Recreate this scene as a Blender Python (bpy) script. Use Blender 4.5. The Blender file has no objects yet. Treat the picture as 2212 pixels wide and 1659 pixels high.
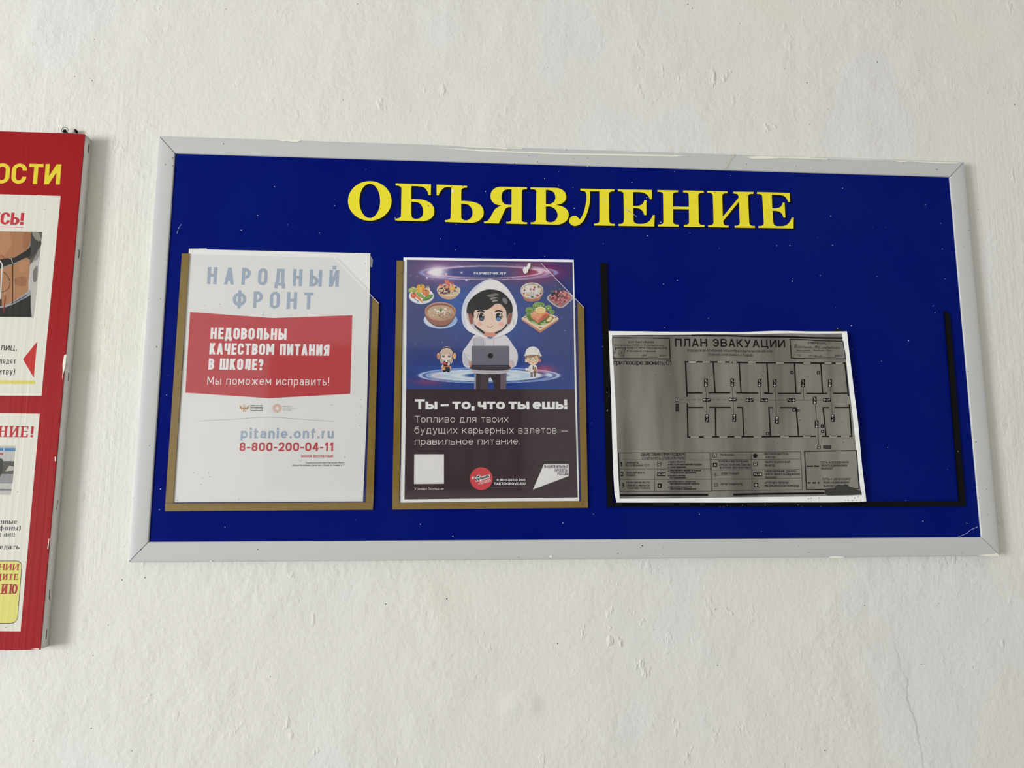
import bpy, math, random
import numpy as np
from mathutils import Vector, Matrix
from mathutils.geometry import tessellate_polygon

random.seed(7)
SC = bpy.context.scene
COL = SC.collection

# ------------------------------------------------------------------ camera, exposure, light
FPX = 1553.0                                   # focal length in pixels of the 2212 px wide frame
R = Matrix(((0.99758203, 0.00940673, 0.06885935),
            (-0.0694987, 0.13737128, 0.98807847),
            (-0.00016471, -0.99047496, 0.13769287)))   # camera axes (right, down, forward) -> world
D_BOARD = 0.012                                # front of the blue board, metres off the wall
EYE = Vector((0.0, -(0.84 + D_BOARD), 1.55))
cam_data = bpy.data.cameras.new('camera')
cam_data.sensor_width = 36.0
cam_data.sensor_fit = 'HORIZONTAL'
cam_data.lens = FPX / 2212.0 * 36.0
cam_data.clip_start = 0.02
cam = bpy.data.objects.new('camera', cam_data)
cx_, cy_, cz_ = R.col[0], R.col[1], R.col[2]
cam.matrix_world = Matrix(((cx_[0], -cy_[0], -cz_[0], EYE[0]),
                           (cx_[1], -cy_[1], -cz_[1], EYE[1]),
                           (cx_[2], -cy_[2], -cz_[2], EYE[2]), (0, 0, 0, 1)))
COL.objects.link(cam)
SC.camera = cam

SC.view_settings.view_transform = 'Standard'
SC.view_settings.look = 'None'
SC.view_settings.gamma = 1.0
SC.view_settings.exposure = 0.0
SC.view_settings.use_curve_mapping = False
SC.cycles.max_bounces = 6
SC.cycles.transparent_max_bounces = 12

world = bpy.data.worlds.new('daylight')
SC.world = world
world.use_nodes = True
bg = world.node_tree.nodes['Background']
bg.inputs['Color'].default_value = (1.0, 0.96, 0.885, 1)
bg.inputs['Strength'].default_value = 0.50

# daylight coming in through the window in the left wall
sun_d = bpy.data.lights.new('window_daylight', 'AREA')
sun_d.shape = 'RECTANGLE'
sun_d.size = 1.5
sun_d.size_y = 1.6
sun_d.energy = 226.0
sun_d.color = (0.97, 0.99, 1.0)
sun_o = bpy.data.objects.new('window_daylight', sun_d)
sun_o.location = (-4.26, -2.7, 1.30)
sun_o.rotation_euler = Vector((1, 0, 0)).to_track_quat('-Z', 'Y').to_euler()
COL.objects.link(sun_o)

# ------------------------------------------------------------------ geometry helpers
def at(px, py, d=D_BOARD):
    """wall coordinates (x, z) of a photo pixel on the plane d metres in front of the wall"""
    v = R @ Vector(((px - 1106.0) / FPX, (py - 829.5) / FPX, 1.0))
    p = EYE + v * ((-d - EYE.y) / v.y)
    return (p.x, p.z)

def crop(ox, oy, s):
    return lambda x, y: (ox + x / s, oy + y / s)

def smooth(pts, closed=True, n=5):
    out = []
    N = len(pts)
    for i in range(N if closed else N - 1):
        if closed:
            a, b, c, d = pts[i - 1], pts[i], pts[(i + 1) % N], pts[(i + 2) % N]
        else:
            a, b, c, d = pts[max(i - 1, 0)], pts[i], pts[i + 1], pts[min(i + 2, N - 1)]
        for k in range(n):
            t = k / n
            out.append(tuple(0.5 * (2 * b[j] + (c[j] - a[j]) * t + (2 * a[j] - 5 * b[j] + 4 * c[j] - d[j]) * t * t
                                    + (3 * b[j] - a[j] - 3 * c[j] + d[j]) * t ** 3) for j in (0, 1)))
    if not closed:
        out.append(pts[-1])
    return out

def ell(cx, cy, rx, ry, n=28, a0=0.0, a1=360.0, rot=0.0):
    c, s = math.cos(math.radians(rot)), math.sin(math.radians(rot))
    m = n if a1 - a0 >= 360 else n + 1
    out = []
    for i in range(m):
        a = math.radians(a0 + (a1 - a0) * i / n)
        x, y = rx * math.cos(a), ry * math.sin(a)
        out.append((cx + x * c - y * s, cy + x * s + y * c))
    return out

def srgb(h):
    v = [int(h[i:i + 2], 16) / 255.0 for i in (0, 2, 4)]
    return [c / 12.92 if c <= 0.04045 else ((c + 0.055) / 1.055) ** 2.4 for c in v]

E0 = 0.80
def alb(h, e=E0):
    """surface colour that looks like the sRGB value h in the light of the corridor"""
    return tuple(min(0.92, c / e) for c in srgb(h)) + (1.0,)

# ------------------------------------------------------------------ materials
MATS = {}
def _speck(nt, scale, rad, keep, seed, clump=0.0):
    """mask of small round specks, in wall coordinates"""
    N, L = nt.nodes, nt.links
    geo = N.new('ShaderNodeNewGeometry')
    sep = N.new('ShaderNodeSeparateXYZ'); L.new(geo.outputs['Position'], sep.inputs[0])
    add = N.new('ShaderNodeCombineXYZ')
    m1 = N.new('ShaderNodeMath'); m1.operation = 'ADD'; m1.inputs[1].default_value = seed; L.new(sep.outputs['X'], m1.inputs[0])
    L.new(m1.outputs[0], add.inputs[0]); L.new(sep.outputs['Z'], add.inputs[1])
    vo = N.new('ShaderNodeTexVoronoi'); vo.voronoi_dimensions = '2D'; vo.inputs['Scale'].default_value = scale
    L.new(add.outputs[0], vo.inputs['Vector'])
    sc = N.new('ShaderNodeSeparateColor'); L.new(vo.outputs['Color'], sc.inputs[0])
    r = N.new('ShaderNodeMath'); r.operation = 'MULTIPLY_ADD'; L.new(sc.outputs['Green'], r.inputs[0])
    r.inputs[1].default_value = rad * scale * 0.9; r.inputs[2].default_value = rad * scale * 0.35
    lt = N.new('ShaderNodeMath'); lt.operation = 'LESS_THAN'; L.new(vo.outputs['Distance'], lt.inputs[0]); L.new(r.outputs[0], lt.inputs[1])
    kp = N.new('ShaderNodeMath'); kp.operation = 'GREATER_THAN'; L.new(sc.outputs['Red'], kp.inputs[0]); kp.inputs[1].default_value = 1 - keep
    mu = N.new('ShaderNodeMath'); mu.operation = 'MULTIPLY'; L.new(lt.outputs[0], mu.inputs[0]); L.new(kp.outputs[0], mu.inputs[1])
    if clump:
        no = N.new('ShaderNodeTexNoise'); no.inputs['Scale'].default_value = 9.0; no.inputs['Detail'].default_value = 1
        L.new(add.outputs[0], no.inputs['Vector'])
        g = N.new('ShaderNodeMath'); g.operation = 'GREATER_THAN'; g.inputs[1].default_value = clump; L.new(no.outputs['Fac'], g.inputs[0])
        m2 = N.new('ShaderNodeMath'); m2.operation = 'MULTIPLY'; L.new(mu.outputs[0], m2.inputs[0]); L.new(g.outputs[0], m2.inputs[1])
        return m2.outputs[0]
    return mu.outputs[0]

def _mix(nt, fac, a, b):
    m = nt.nodes.new('ShaderNodeMix'); m.data_type = 'RGBA'
    if isinstance(fac, float): m.inputs[0].default_value = fac
    else: nt.links.new(fac, m.inputs[0])
    for sock, v in ((m.inputs[6], a), (m.inputs[7], b)):
        if isinstance(v, tuple): sock.default_value = v
        else: nt.links.new(v, sock)
    return m.outputs[2]

def mat(name, color=None, rough=0.6, spec=0.3, specks=(), attr=False, noise=None, bump=None, metal=0.0, coat=0.0):
    """specks: (scale, radius, keep, seed, clump, colour); noise: (scale xyz, amount, colour); bump: (scale xyz, strength, dist)"""
    if name in MATS: return MATS[name]
    m = bpy.data.materials.new(name); m.use_nodes = True
    nt = m.node_tree; bs = nt.nodes['Principled BSDF']
    bs.inputs['Roughness'].default_value = rough
    bs.inputs['Specular IOR Level'].default_value = spec
    bs.inputs['Metallic'].default_value = metal
    if coat:
        bs.inputs['Coat Weight'].default_value = coat
        bs.inputs['Coat Roughness'].default_value = 0.12
    if attr:
        a = nt.nodes.new('ShaderNodeAttribute'); a.attribute_name = 'ink'
        out = a.outputs['Color']
    else:
        out = color
    geo = None
    def pos(scale):
        g = nt.nodes.new('ShaderNodeNewGeometry')
        mp = nt.nodes.new('ShaderNodeMapping'); mp.inputs['Scale'].default_value = scale
        nt.links.new(g.outputs['Position'], mp.inputs['Vector'])
        return mp.outputs[0]
    if noise:
        sc, amt, c2 = noise
        no = nt.nodes.new('ShaderNodeTexNoise'); no.inputs['Scale'].default_value = 1.0; no.inputs['Detail'].default_value = 5
        nt.links.new(pos(sc), no.inputs['Vector'])
        rp = nt.nodes.new('ShaderNodeMapRange'); rp.inputs[1].default_value = 0.38; rp.inputs[2].default_value = 0.66
        rp.inputs[3].default_value = 0.0; rp.inputs[4].default_value = amt
        nt.links.new(no.outputs['Fac'], rp.inputs[0])
        out = _mix(nt, rp.outputs[0], out, c2)
    for s in specks:
        out = _mix(nt, _speck(nt, *s[:5]), out, s[5])
    if isinstance(out, tuple): bs.inputs['Base Color'].default_value = out
    else: nt.links.new(out, bs.inputs['Base Color'])
    if bump:
        sc, st, di = bump
        no = nt.nodes.new('ShaderNodeTexNoise'); no.inputs['Scale'].default_value = 1.0; no.inputs['Detail'].default_value = 4
        nt.links.new(pos(sc), no.inputs['Vector'])
        b = nt.nodes.new('ShaderNodeBump'); b.inputs['Strength'].default_value = st; b.inputs['Distance'].default_value = di
        nt.links.new(no.outputs['Fac'], b.inputs['Height']); nt.links.new(b.outputs[0], bs.inputs['Normal'])
    MATS[name] = m
    return m

BLACK = (0.012, 0.012, 0.013, 1)
WHITE = (0.75, 0.75, 0.73, 1)
FLY = [(48, 0.00062, 0.16, 3.1, 0.0, BLACK), (110, 0.00050, 0.30, 9.7, 0.56, BLACK)]
WDOT = [(55, 0.00048, 0.10, 5.3, 0.0, WHITE), (60, 0.0006, 0.12, 1.9, 0.0, (0.004, 0.006, 0.02, 1))]

def wall_material(name='wall_plaster'):
    m = bpy.data.materials.new(name); m.use_nodes = True
    nt = m.node_tree; N, L = nt.nodes, nt.links; bs = N['Principled BSDF']
    bs.inputs['Roughness'].default_value = 0.62; bs.inputs['Specular IOR Level'].default_value = 0.22
    geo = N.new('ShaderNodeNewGeometry')
    def noise(scale, detail=4, rough=0.55):
        mp = N.new('ShaderNodeMapping'); mp.inputs['Scale'].default_value = scale
        L.new(geo.outputs['Position'], mp.inputs['Vector'])
        no = N.new('ShaderNodeTexNoise'); no.inputs['Scale'].default_value = 1; no.inputs['Detail'].default_value = detail
        no.inputs['Roughness'].default_value = rough
        L.new(mp.outputs[0], no.inputs['Vector']); return no.outputs['Fac']
    def rng(sock, a, b, c, d):
        r = N.new('ShaderNodeMapRange'); r.inputs[1].default_value = a; r.inputs[2].default_value = b
        r.inputs[3].default_value = c; r.inputs[4].default_value = d; L.new(sock, r.inputs[0]); return r.outputs[0]
    def mth(op, a, b):
        r = N.new('ShaderNodeMath'); r.operation = op
        for i, v in enumerate((a, b)):
            if isinstance(v, (int, float)): r.inputs[i].default_value = v
            else: L.new(v, r.inputs[i])
        return r.outputs[0]
    big = noise((3.2, 3.2, 2.4), 3)
    c = _mix(nt, rng(big, 0.42, 0.62, 0.0, 1.0), (0.790, 0.780, 0.755, 1), (0.805, 0.793, 0.725, 1))
    c = _mix(nt, _speck(nt, 16, 0.0007, 0.16, 2.2), c, BLACK)
    c = _mix(nt, _speck(nt, 40, 0.0006, 0.12, 8.2, 0.58), c, (0.03, 0.028, 0.025, 1))
    L.new(c, bs.inputs['Base Color'])
    sep = N.new('ShaderNodeSeparateXYZ'); L.new(geo.outputs['Position'], sep.inputs[0])
    # soft lumps, fine orange peel, sharp little ridges, brushed verticals beside and between the boards
    lump = mth('MULTIPLY', noise((26, 26, 20), 4), rng(noise((5, 5, 5), 2), 0.40, 0.62, 0.15, 1.0))
    fine = noise((170, 170, 150), 3, 0.6)
    ridge = rng(noise((60, 60, 34), 3), 0.60, 0.72, 0.0, 1.0)
    ridge = mth('MULTIPLY', ridge, rng(noise((7, 7, 9), 2), 0.50, 0.66, 0.0, 1.0))
    brush = noise((230, 60, 9), 3)
    bx = mth('MAXIMUM', rng(sep.outputs['X'], -0.30, -0.40, 0.0, 1.0), rng(sep.outputs['X'], 0.62, 0.68, 0.0, 1.0))
    bz = mth('MULTIPLY', rng(sep.outputs['Z'], 1.40, 1.48, 0.0, 1.0), rng(sep.outputs['Z'], 2.08, 1.98, 0.0, 1.0))
    brush = mth('MULTIPLY', brush, mth('MULTIPLY', bx, bz))
    h = mth('ADD', mth('MULTIPLY', lump, 1.5), mth('MULTIPLY', fine, 0.30))
    h = mth('ADD', h, mth('MULTIPLY', ridge, 0.55))
    h = mth('ADD', h, mth('MULTIPLY', brush, 0.26))
    # edge of an old paint layer running down at the right, and two blobs of plaster under the board
    xc = mth('ADD', mth('ADD', mth('MULTIPLY', sep.outputs['Z'], -0.11), 0.668), mth('MULTIPLY', mth('SUBTRACT', noise((0.5, 0.5, 16), 3), 0.5), 0.05))
    edge = mth('MULTIPLY', rng(mth('SUBTRACT', sep.outputs['X'], xc), -0.0012, 0.0012, 1.0, 0.0), rng(sep.outputs['Z'], 1.40, 1.30, 0.0, 1.0))
    h = mth('ADD', h, mth('MULTIPLY', edge, 0.22))
    for (bx_, bz_, br) in ((at(1105, 1524, 0)[0], at(1105, 1524, 0)[1], .019), (at(1152, 1526, 0)[0], at(1152, 1526, 0)[1], .016), (at(1130, 1515, 0)[0], at(1130, 1515, 0)[1], .020)):
        vd = N.new('ShaderNodeVectorMath'); vd.operation = 'DISTANCE'; L.new(geo.outputs['Position'], vd.inputs[0]); vd.inputs[1].default_value = (bx_, 0, bz_)
        r = N.new('ShaderNodeMapRange'); r.interpolation_type = 'SMOOTHSTEP'; r.inputs[1].default_value = br; r.inputs[2].default_value = 0.0; r.inputs[3].default_value = 0.0; r.inputs[4].default_value = 1.0
        L.new(vd.outputs['Value'], r.inputs[0]); h = mth('ADD', h, mth('MULTIPLY', r.outputs[0], 0.5))
    b = N.new('ShaderNodeBump'); b.inputs['Strength'].default_value = 0.75; b.inputs['Distance'].default_value = 0.0030
    L.new(h, b.inputs['Height']); L.new(b.outputs[0], bs.inputs['Normal'])
    return m

def clear_material(name='clear_plastic', haze=0.012, tint=0.995, refl=0.034):
    """thin clear sheet: what lies behind shows through, with a little haze and a faint mirror reflection"""
    m = bpy.data.materials.new(name); m.use_nodes = True
    nt = m.node_tree; N, L = nt.nodes, nt.links; N.remove(N['Principled BSDF'])
    tr = N.new('ShaderNodeBsdfTransparent'); tr.inputs[0].default_value = (tint, tint, tint, 1)
    df = N.new('ShaderNodeBsdfDiffuse'); df.inputs[0].default_value = (0.80, 0.80, 0.82, 1)
    gl = N.new('ShaderNodeBsdfGlossy'); gl.inputs['Roughness'].default_value = 0.04
    m1 = N.new('ShaderNodeMixShader'); m1.inputs[0].default_value = haze
    L.new(tr.outputs[0], m1.inputs[1]); L.new(df.outputs[0], m1.inputs[2])
    lw = N.new('ShaderNodeLayerWeight'); lw.inputs[0].default_value = 0.5
    p = N.new('ShaderNodeMath'); p.operation = 'POWER'; p.inputs[1].default_value = 4.0; L.new(lw.outputs['Facing'], p.inputs[0])
    a = N.new('ShaderNodeMath'); a.operation = 'MULTIPLY_ADD'; a.inputs[1].default_value = 0.7; a.inputs[2].default_value = refl; L.new(p.outputs[0], a.inputs[0])
    m2 = N.new('ShaderNodeMixShader'); L.new(a.outputs[0], m2.inputs[0])
    L.new(m1.outputs[0], m2.inputs[1]); L.new(gl.outputs[0], m2.inputs[2])
    L.new(m2.outputs[0], N['Material Output'].inputs['Surface'])
    return m

# ------------------------------------------------------------------ object helpers
def tag(o, label=None, cat=None, group=None, kind=None):
    if label: o['label'] = label
    if cat: o['category'] = cat
    if group: o['group'] = group
    if kind: o['kind'] = kind
    return o

def link(o, parent=None):
    COL.objects.link(o)
    if parent is not None:
        o.parent = parent
        o.matrix_parent_inverse = Matrix.Translation(-parent.location)   # parts keep wall coordinates
    return o

def empty(name, loc, label, cat, group=None):
    o = bpy.data.objects.new(name, None); o.location = loc; o.empty_display_size = 0.05
    COL.objects.link(o)
    return tag(o, label, cat, group)

def mesh_obj(name, verts, faces, material, parent=None, smooth_shade=False):
    me = bpy.data.meshes.new(name); me.from_pydata(verts, [], faces); me.update()
    me.materials.append(material)
    if smooth_shade:
        for p in me.polygons: p.use_smooth = True
    return link(bpy.data.objects.new(name, me), parent)

LAY = 0.00003
class Flat:
    """flat printed or cut shapes on a plane d in front of the wall, gathered into one mesh"""
    def __init__(self, d, lift=None):
        self.d, self.lift = d, lift
        self.v, self.f, self.c, self.k = [], [], [], 0
    def pt(self, p, lay):
        y = self.d + lay * LAY + (self.k % 12) * 2e-6      # ink strokes lie over one another
        if self.lift: y += self.lift(p[0], p[1])
        return (p[0], -y, p[1])
    def tri(self, pts, faces, col, lay):
        b = len(self.v); self.k += 1
        self.v += [self.pt(p, lay) for p in pts]
        cols = col if isinstance(col, list) else [col] * len(pts)
        for f in faces:
            a, bb, cc = pts[f[0]], pts[f[1]], pts[f[2]]
            cr = (bb[0] - a[0]) * (cc[1] - a[1]) - (bb[1] - a[1]) * (cc[0] - a[0])
            if abs(cr) < 1e-13: continue
            ff = f if cr > 0 else tuple(reversed(f))
            self.f.append(tuple(b + i for i in ff)); self.c.append([cols[i] for i in ff])
    def area(self, pts, col=(1, 1, 1, 1), lay=0, holes=()):
        """filled outline in wall coordinates"""
        loops = [[Vector((p[0] * 1000, p[1] * 1000, 0)) for p in lp] for lp in [pts, *holes]]
        self.tri([p for lp in [pts, *holes] for p in lp], [tuple(t) for t in tessellate_polygon(loops)], col, lay)
    def poly(self, px, col=(1, 1, 1, 1), lay=0, holes=()):
        """filled outline given in photo pixels"""
        d = self.d + lay * LAY
        self.area([at(*p, d) for p in px], col, lay, [[at(*p, d) for p in h] for h in holes])
    def stroke(self, pts, w, col=(1, 1, 1, 1), lay=0, closed=False, wz=None):
        """line of width w along wall-coordinate points"""
        pts = [p for i, p in enumerate(pts) if i == 0 or math.dist(p, pts[i - 1]) > 2e-6]
        if closed and math.dist(pts[0], pts[-1]) < 2e-6: pts = pts[:-1]
        n = len(pts); L, Rr = [], []
        for i in range(n):
            if closed: a, c = pts[i - 1], pts[(i + 1) % n]
            else: a, c = pts[max(i - 1, 0)], pts[min(i + 1, n - 1)]
            b = pts[i]
            d1 = Vector((b[0] - a[0], b[1] - a[1])); d2 = Vector((c[0] - b[0], c[1] - b[1]))
            if d1.length < 1e-9: d1 = d2.copy()
            if d2.length < 1e-9: d2 = d1.copy()
            if d1.length < 1e-12: d1 = d2 = Vector((1, 0))
            d1.normalize(); d2.normalize()
            n1 = Vector((-d1.y, d1.x)); n2 = Vector((-d2.y, d2.x)); m = n1 + n2
            m = n1 if m.length < 1e-6 else m.normalized()
            k = w / 2 / max(0.45, m.dot(n1))
            kz = k if wz is None else wz / 2 / max(0.45, m.dot(n1))
            L.append((b[0] + m.x * k, b[1] + m.y * kz)); Rr.append((b[0] - m.x * k, b[1] - m.y * kz))
        fs = []
        for i in range(n if closed else n - 1):
            j = (i + 1) % n
            fs += [(i, n + i, n + j), (i, n + j, j)]
        self.tri(L + Rr, fs, col, lay)
    def line(self, px, w, col=(1, 1, 1, 1), lay=0, closed=False, sub=0.0):
        """line given in photo pixels, w in pixels"""
        d = self.d + lay * LAY
        pts = [at(*p, d) for p in px]
        if sub:
            out = [pts[0]]
            for a, b in zip(pts, pts[1:]):
                m = max(1, int(math.dist(a, b) / sub))
                out += [(a[0] + (b[0] - a[0]) * k / m, a[1] + (b[1] - a[1]) * k / m) for k in range(1, m + 1)]
            pts = out
        self.stroke(pts, w * PXM, col, lay, closed)
    def build(self, name, material, parent=None, thick=0.0):
        me = bpy.data.meshes.new(name); me.from_pydata(self.v, [], self.f); me.update()
        ca = me.color_attributes.new('ink', 'FLOAT_COLOR', 'CORNER')
        flat = [x for f in self.c for c in f for x in c]
        if len(flat) == len(ca.data) * 4: ca.data.foreach_set('color', flat)
        me.materials.append(material)
        return link(bpy.data.objects.new(name, me), parent)

PXM = 0.84 / FPX                                # metres per photo pixel on the boards

def slab(name, px, d0, d1, material, parent=None):
    """solid plate cut to an outline given in photo pixels (at its front d1), from d0 to d1 off the wall"""
    pts = [at(*p, d1) for p in px]
    return slab_xz(name, pts, d0, d1, material, parent)

def slab_xz(name, pts, d0, d1, material, parent=None):
    n = len(pts)
    ar = sum(pts[i - 1][0] * pts[i][1] - pts[i][0] * pts[i - 1][1] for i in range(n))
    if ar < 0: pts = pts[::-1]
    tris = tessellate_polygon([[Vector((p[0] * 1000, p[1] * 1000, 0)) for p in pts]])
    v = [(p[0], -d1, p[1]) for p in pts] + [(p[0], -d0, p[1]) for p in pts]
    f = []
    for t in tris:
        a, b, c = (pts[i] for i in t)
        t = tuple(t) if (b[0] - a[0]) * (c[1] - a[1]) - (b[1] - a[1]) * (c[0] - a[0]) > 0 else tuple(reversed(t))
        f.append(t); f.append(tuple(n + i for i in reversed(t)))
    f += [(i, n + i, n + (i + 1) % n, (i + 1) % n) for i in range(n)]
    return mesh_obj(name, v, f, material, parent)

def box(name, x0, x1, y0, y1, z0, z1, material, parent=None):
    v = [(x, y, z) for z in (z0, z1) for y in (y0, y1) for x in (x0, x1)]
    f = [(0, 2, 3, 1), (4, 5, 7, 6), (0, 1, 5, 4), (2, 6, 7, 3), (0, 4, 6, 2), (1, 3, 7, 5)]
    return mesh_obj(name, v, f, material, parent)

# ------------------------------------------------------------------ lettering: a drawn stroke alphabet
G = {}
def g(chars, w, s):
    prims = []
    for p in s.split(';'):
        t = p.split()
        prims.append((t[0], [float(x) for x in t[1:]]))
    for ch in chars: G[ch] = (w, prims)
g('АA', .66, 'D 0 0 .5 1;D 1 0 .5 1;H .27 .17 .83')
g('Б', .60, 'V 0;H 1 0 .92;B 0 0 1 .56')
g('ВB', .62, 'V 0;B 0 .52 .95 1;B 0 0 1 .52')
g('Г', .52, 'V 0;H 1 0 1')
g('Д', .72, 'H 1 .22 .84;V .84 0 1;D .12 0 .24 1;H 0 0 1;V 0 -.2 0;V 1 -.2 0')
g('ЕE', .54, 'V 0;H 1 0 1;H .52 0 .9;H 0 0 1')
g('Ж', .95, 'V .5;D 0 1 .46 .5;D 0 0 .46 .5;D 1 1 .54 .5;D 1 0 .54 .5')
g('З3', .60, 'B .05 .52 .94 1 .08 .42;B 0 0 1 .52 .42 0')
g('И', .66, 'V 0;V 1;D 0 0 1 1')
g('Й', .66, 'V 0;V 1;D 0 0 1 1;S .5 1.26')
g('КK', .64, 'V 0;D .05 .40 .95 1;D .34 .60 1 0')
g('Л', .66, 'H 1 .24 1;V 1;P .24 1 .23 .45 .17 .12 .02 0')
g('МM', .82, 'V 0;V 1;D 0 1 .5 .22;D 1 1 .5 .22')
g('НH', .64, 'V 0;V 1;H .52 0 1')
g('ОO0', .64, 'O 0 0 1 1')
g('П', .64, 'V 0;V 1;H 1 0 1')
g('РP', .60, 'V 0;B 0 .42 1 1')
g('СC', .62, 'C 0 0 1 1 .32 .68')
g('ТT', .60, 'V .5;H 1 0 1')
g('У', .64, 'D 0 1 .54 .34;D 1 1 .30 0;H 0 .10 .30')
g('Ф', .86, 'V .5 -.04 1.04;O 0 .14 1 .88')
g('ХX', .66, 'D 0 0 1 1;D 0 1 1 0')
g('Ц', .70, 'V 0;V .86;H 0 0 1;V 1 -.2 0')
g('Ч', .60, 'V 1;V 0 .56 1;P 0 .60 .03 .49 .12 .43 .3 .41 1 .41')
g('Ш', .92, 'V 0;V .5;V 1;H 0 0 1')
g('Щ', .98, 'V 0;V .45;V .9;H 0 0 1;V 1 -.2 0')
g('Ъ', .74, 'H 1 0 .26;V .26;B .26 0 1 .56')
g('Ы', .84, 'V 0;B 0 0 .62 .56;V 1')
g('Ь', .58, 'V 0;B 0 0 1 .56')
g('Э', .62, 'c 0 0 1 1 .32 .68;H .52 .4 1')
g('Ю', .94, 'V 0;O .36 0 1 1;H .52 0 .36')
g('Я', .62, 'V 1;b 0 .44 1 1;D 0 0 .52 .46')
g('Z', .60, 'H 1 0 1;H 0 0 1;D 0 0 1 1')
g('D', .64, 'V 0;B 0 0 1 1')
g('R', .62, 'V 0;B 0 .44 1 1;D 1 0 .46 .46')
g('V', .66, 'D .5 0 0 1;D .5 0 1 1')
g('U', .64, 'V 0 .34 1;V 1 .34 1;P 0 .36 .05 .12 .25 .02 .5 0 .75 .02 .95 .12 1 .36')
g('1', .40, 'V .78;D 0 .70 .78 1')
g('2', .60, 'P .02 .70 .08 .90 .28 1 .6 1 .92 .90 .96 .68 .82 .46 .02 .02;H 0 0 1')
g('4', .64, 'V .76;D 0 .24 .70 1;H .24 0 1')
g('5', .60, 'H 1 .1 .95;V .08 .56 1;B 0 0 1 .60 .08 0')
g('6', .60, 'O 0 0 1 .58;P 0 .3 .06 .62 .3 .9 .7 1')
g('8', .62, 'O .05 .50 .95 1;O 0 0 1 .52')
g('9', .60, 'O 0 .42 1 1;P 1 .7 .94 .38 .7 .1 .3 0')
g('!', .16, 'V .5 .32 1;S .5 0')
g('?', .54, 'P .02 .70 .08 .90 .28 1 .6 1 .92 .90 .96 .70 .80 .54 .56 .42 .52 .30;S .52 0')
g('.', .14, 'S .5 0')
g(',', .16, 'S .5 0;V .4 -.17 .1')
g(':', .14, 'S .5 0;S .5 .6')
g('-', .36, 'H .42 0 1')
g('–', .50, 'H .38 0 1')
g('—', .80, 'H .36 0 1')
g('#', .66, 'D .22 0 .38 1;D .62 0 .78 1;H .34 0 1;H .68 0 1')
g(')', .24, 'P 0 1.1 .7 .85 1 .45 .7 .05 0 -.2')
g('(', .24, 'P 1 1.1 .3 .85 0 .45 .3 .05 1 -.2')
g('"', .30, 'V .1 .75 1;V .9 .75 1')
g('"“', .30, 'V .1 .75 1;V .9 .75 1')
LOW = {}
def gl(chars, w, s):
    prims = []
    for p in s.split(';'):
        t = p.split(); prims.append((t[0], [float(x) for x in t[1:]]))
    for ch in chars: LOW[ch] = (w, prims)
gl('аa', .50, 'V 1 0 .66;P .06 .80 .2 .96 .5 1 .8 .96 .97 .80 1 .60;O 0 0 1 .58')
gl('еe', .54, 'C 0 0 1 1 .20 .50;H .50 0 1')
gl('оo', .56, 'O 0 0 1 1')
gl('сc', .52, 'C 0 0 1 1 .30 .70')
gl('рp', .54, 'V 0 -.40 1;O 0 0 1 1')
gl('б', .56, 'O 0 0 1 1;P .95 1.46 .7 1.40 .3 1.32 .06 1.0 0 .5')
gl('у', .54, 'D .52 .04 0 1;D .28 -.40 1 1;H -.40 .06 .28')
gl('ф', .74, 'V .5 -.40 1.40;O 0 0 1 1')
gl('i', .14, 'V .5;S .5 1.50')
gl('t', .34, 'V .3 0 1.36;H 1 0 1;H 0 .3 1')
gl('n', .50, 'V 0;V 1 0 .66;P 0 .62 .1 .9 .35 1 .65 1 .93 .9 1 .6')
gl('u', .50, 'V 1;V 0 .34 1;P 0 .4 .07 .1 .35 0 .65 0 .9 .1 1 .38')
gl('r', .32, 'V 0;P 0 .55 .15 .9 .5 1 1 1')
gl('f', .36, 'V .3 0 1.1;P .3 1.08 .38 1.34 .6 1.42 1 1.42;H 1 0 1')
for ch in 'вгджзийклмнптхцчшщъыьэюя':
    w, pr = G[ch.upper()]; LOW[ch] = (w * 0.86, pr)

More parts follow.
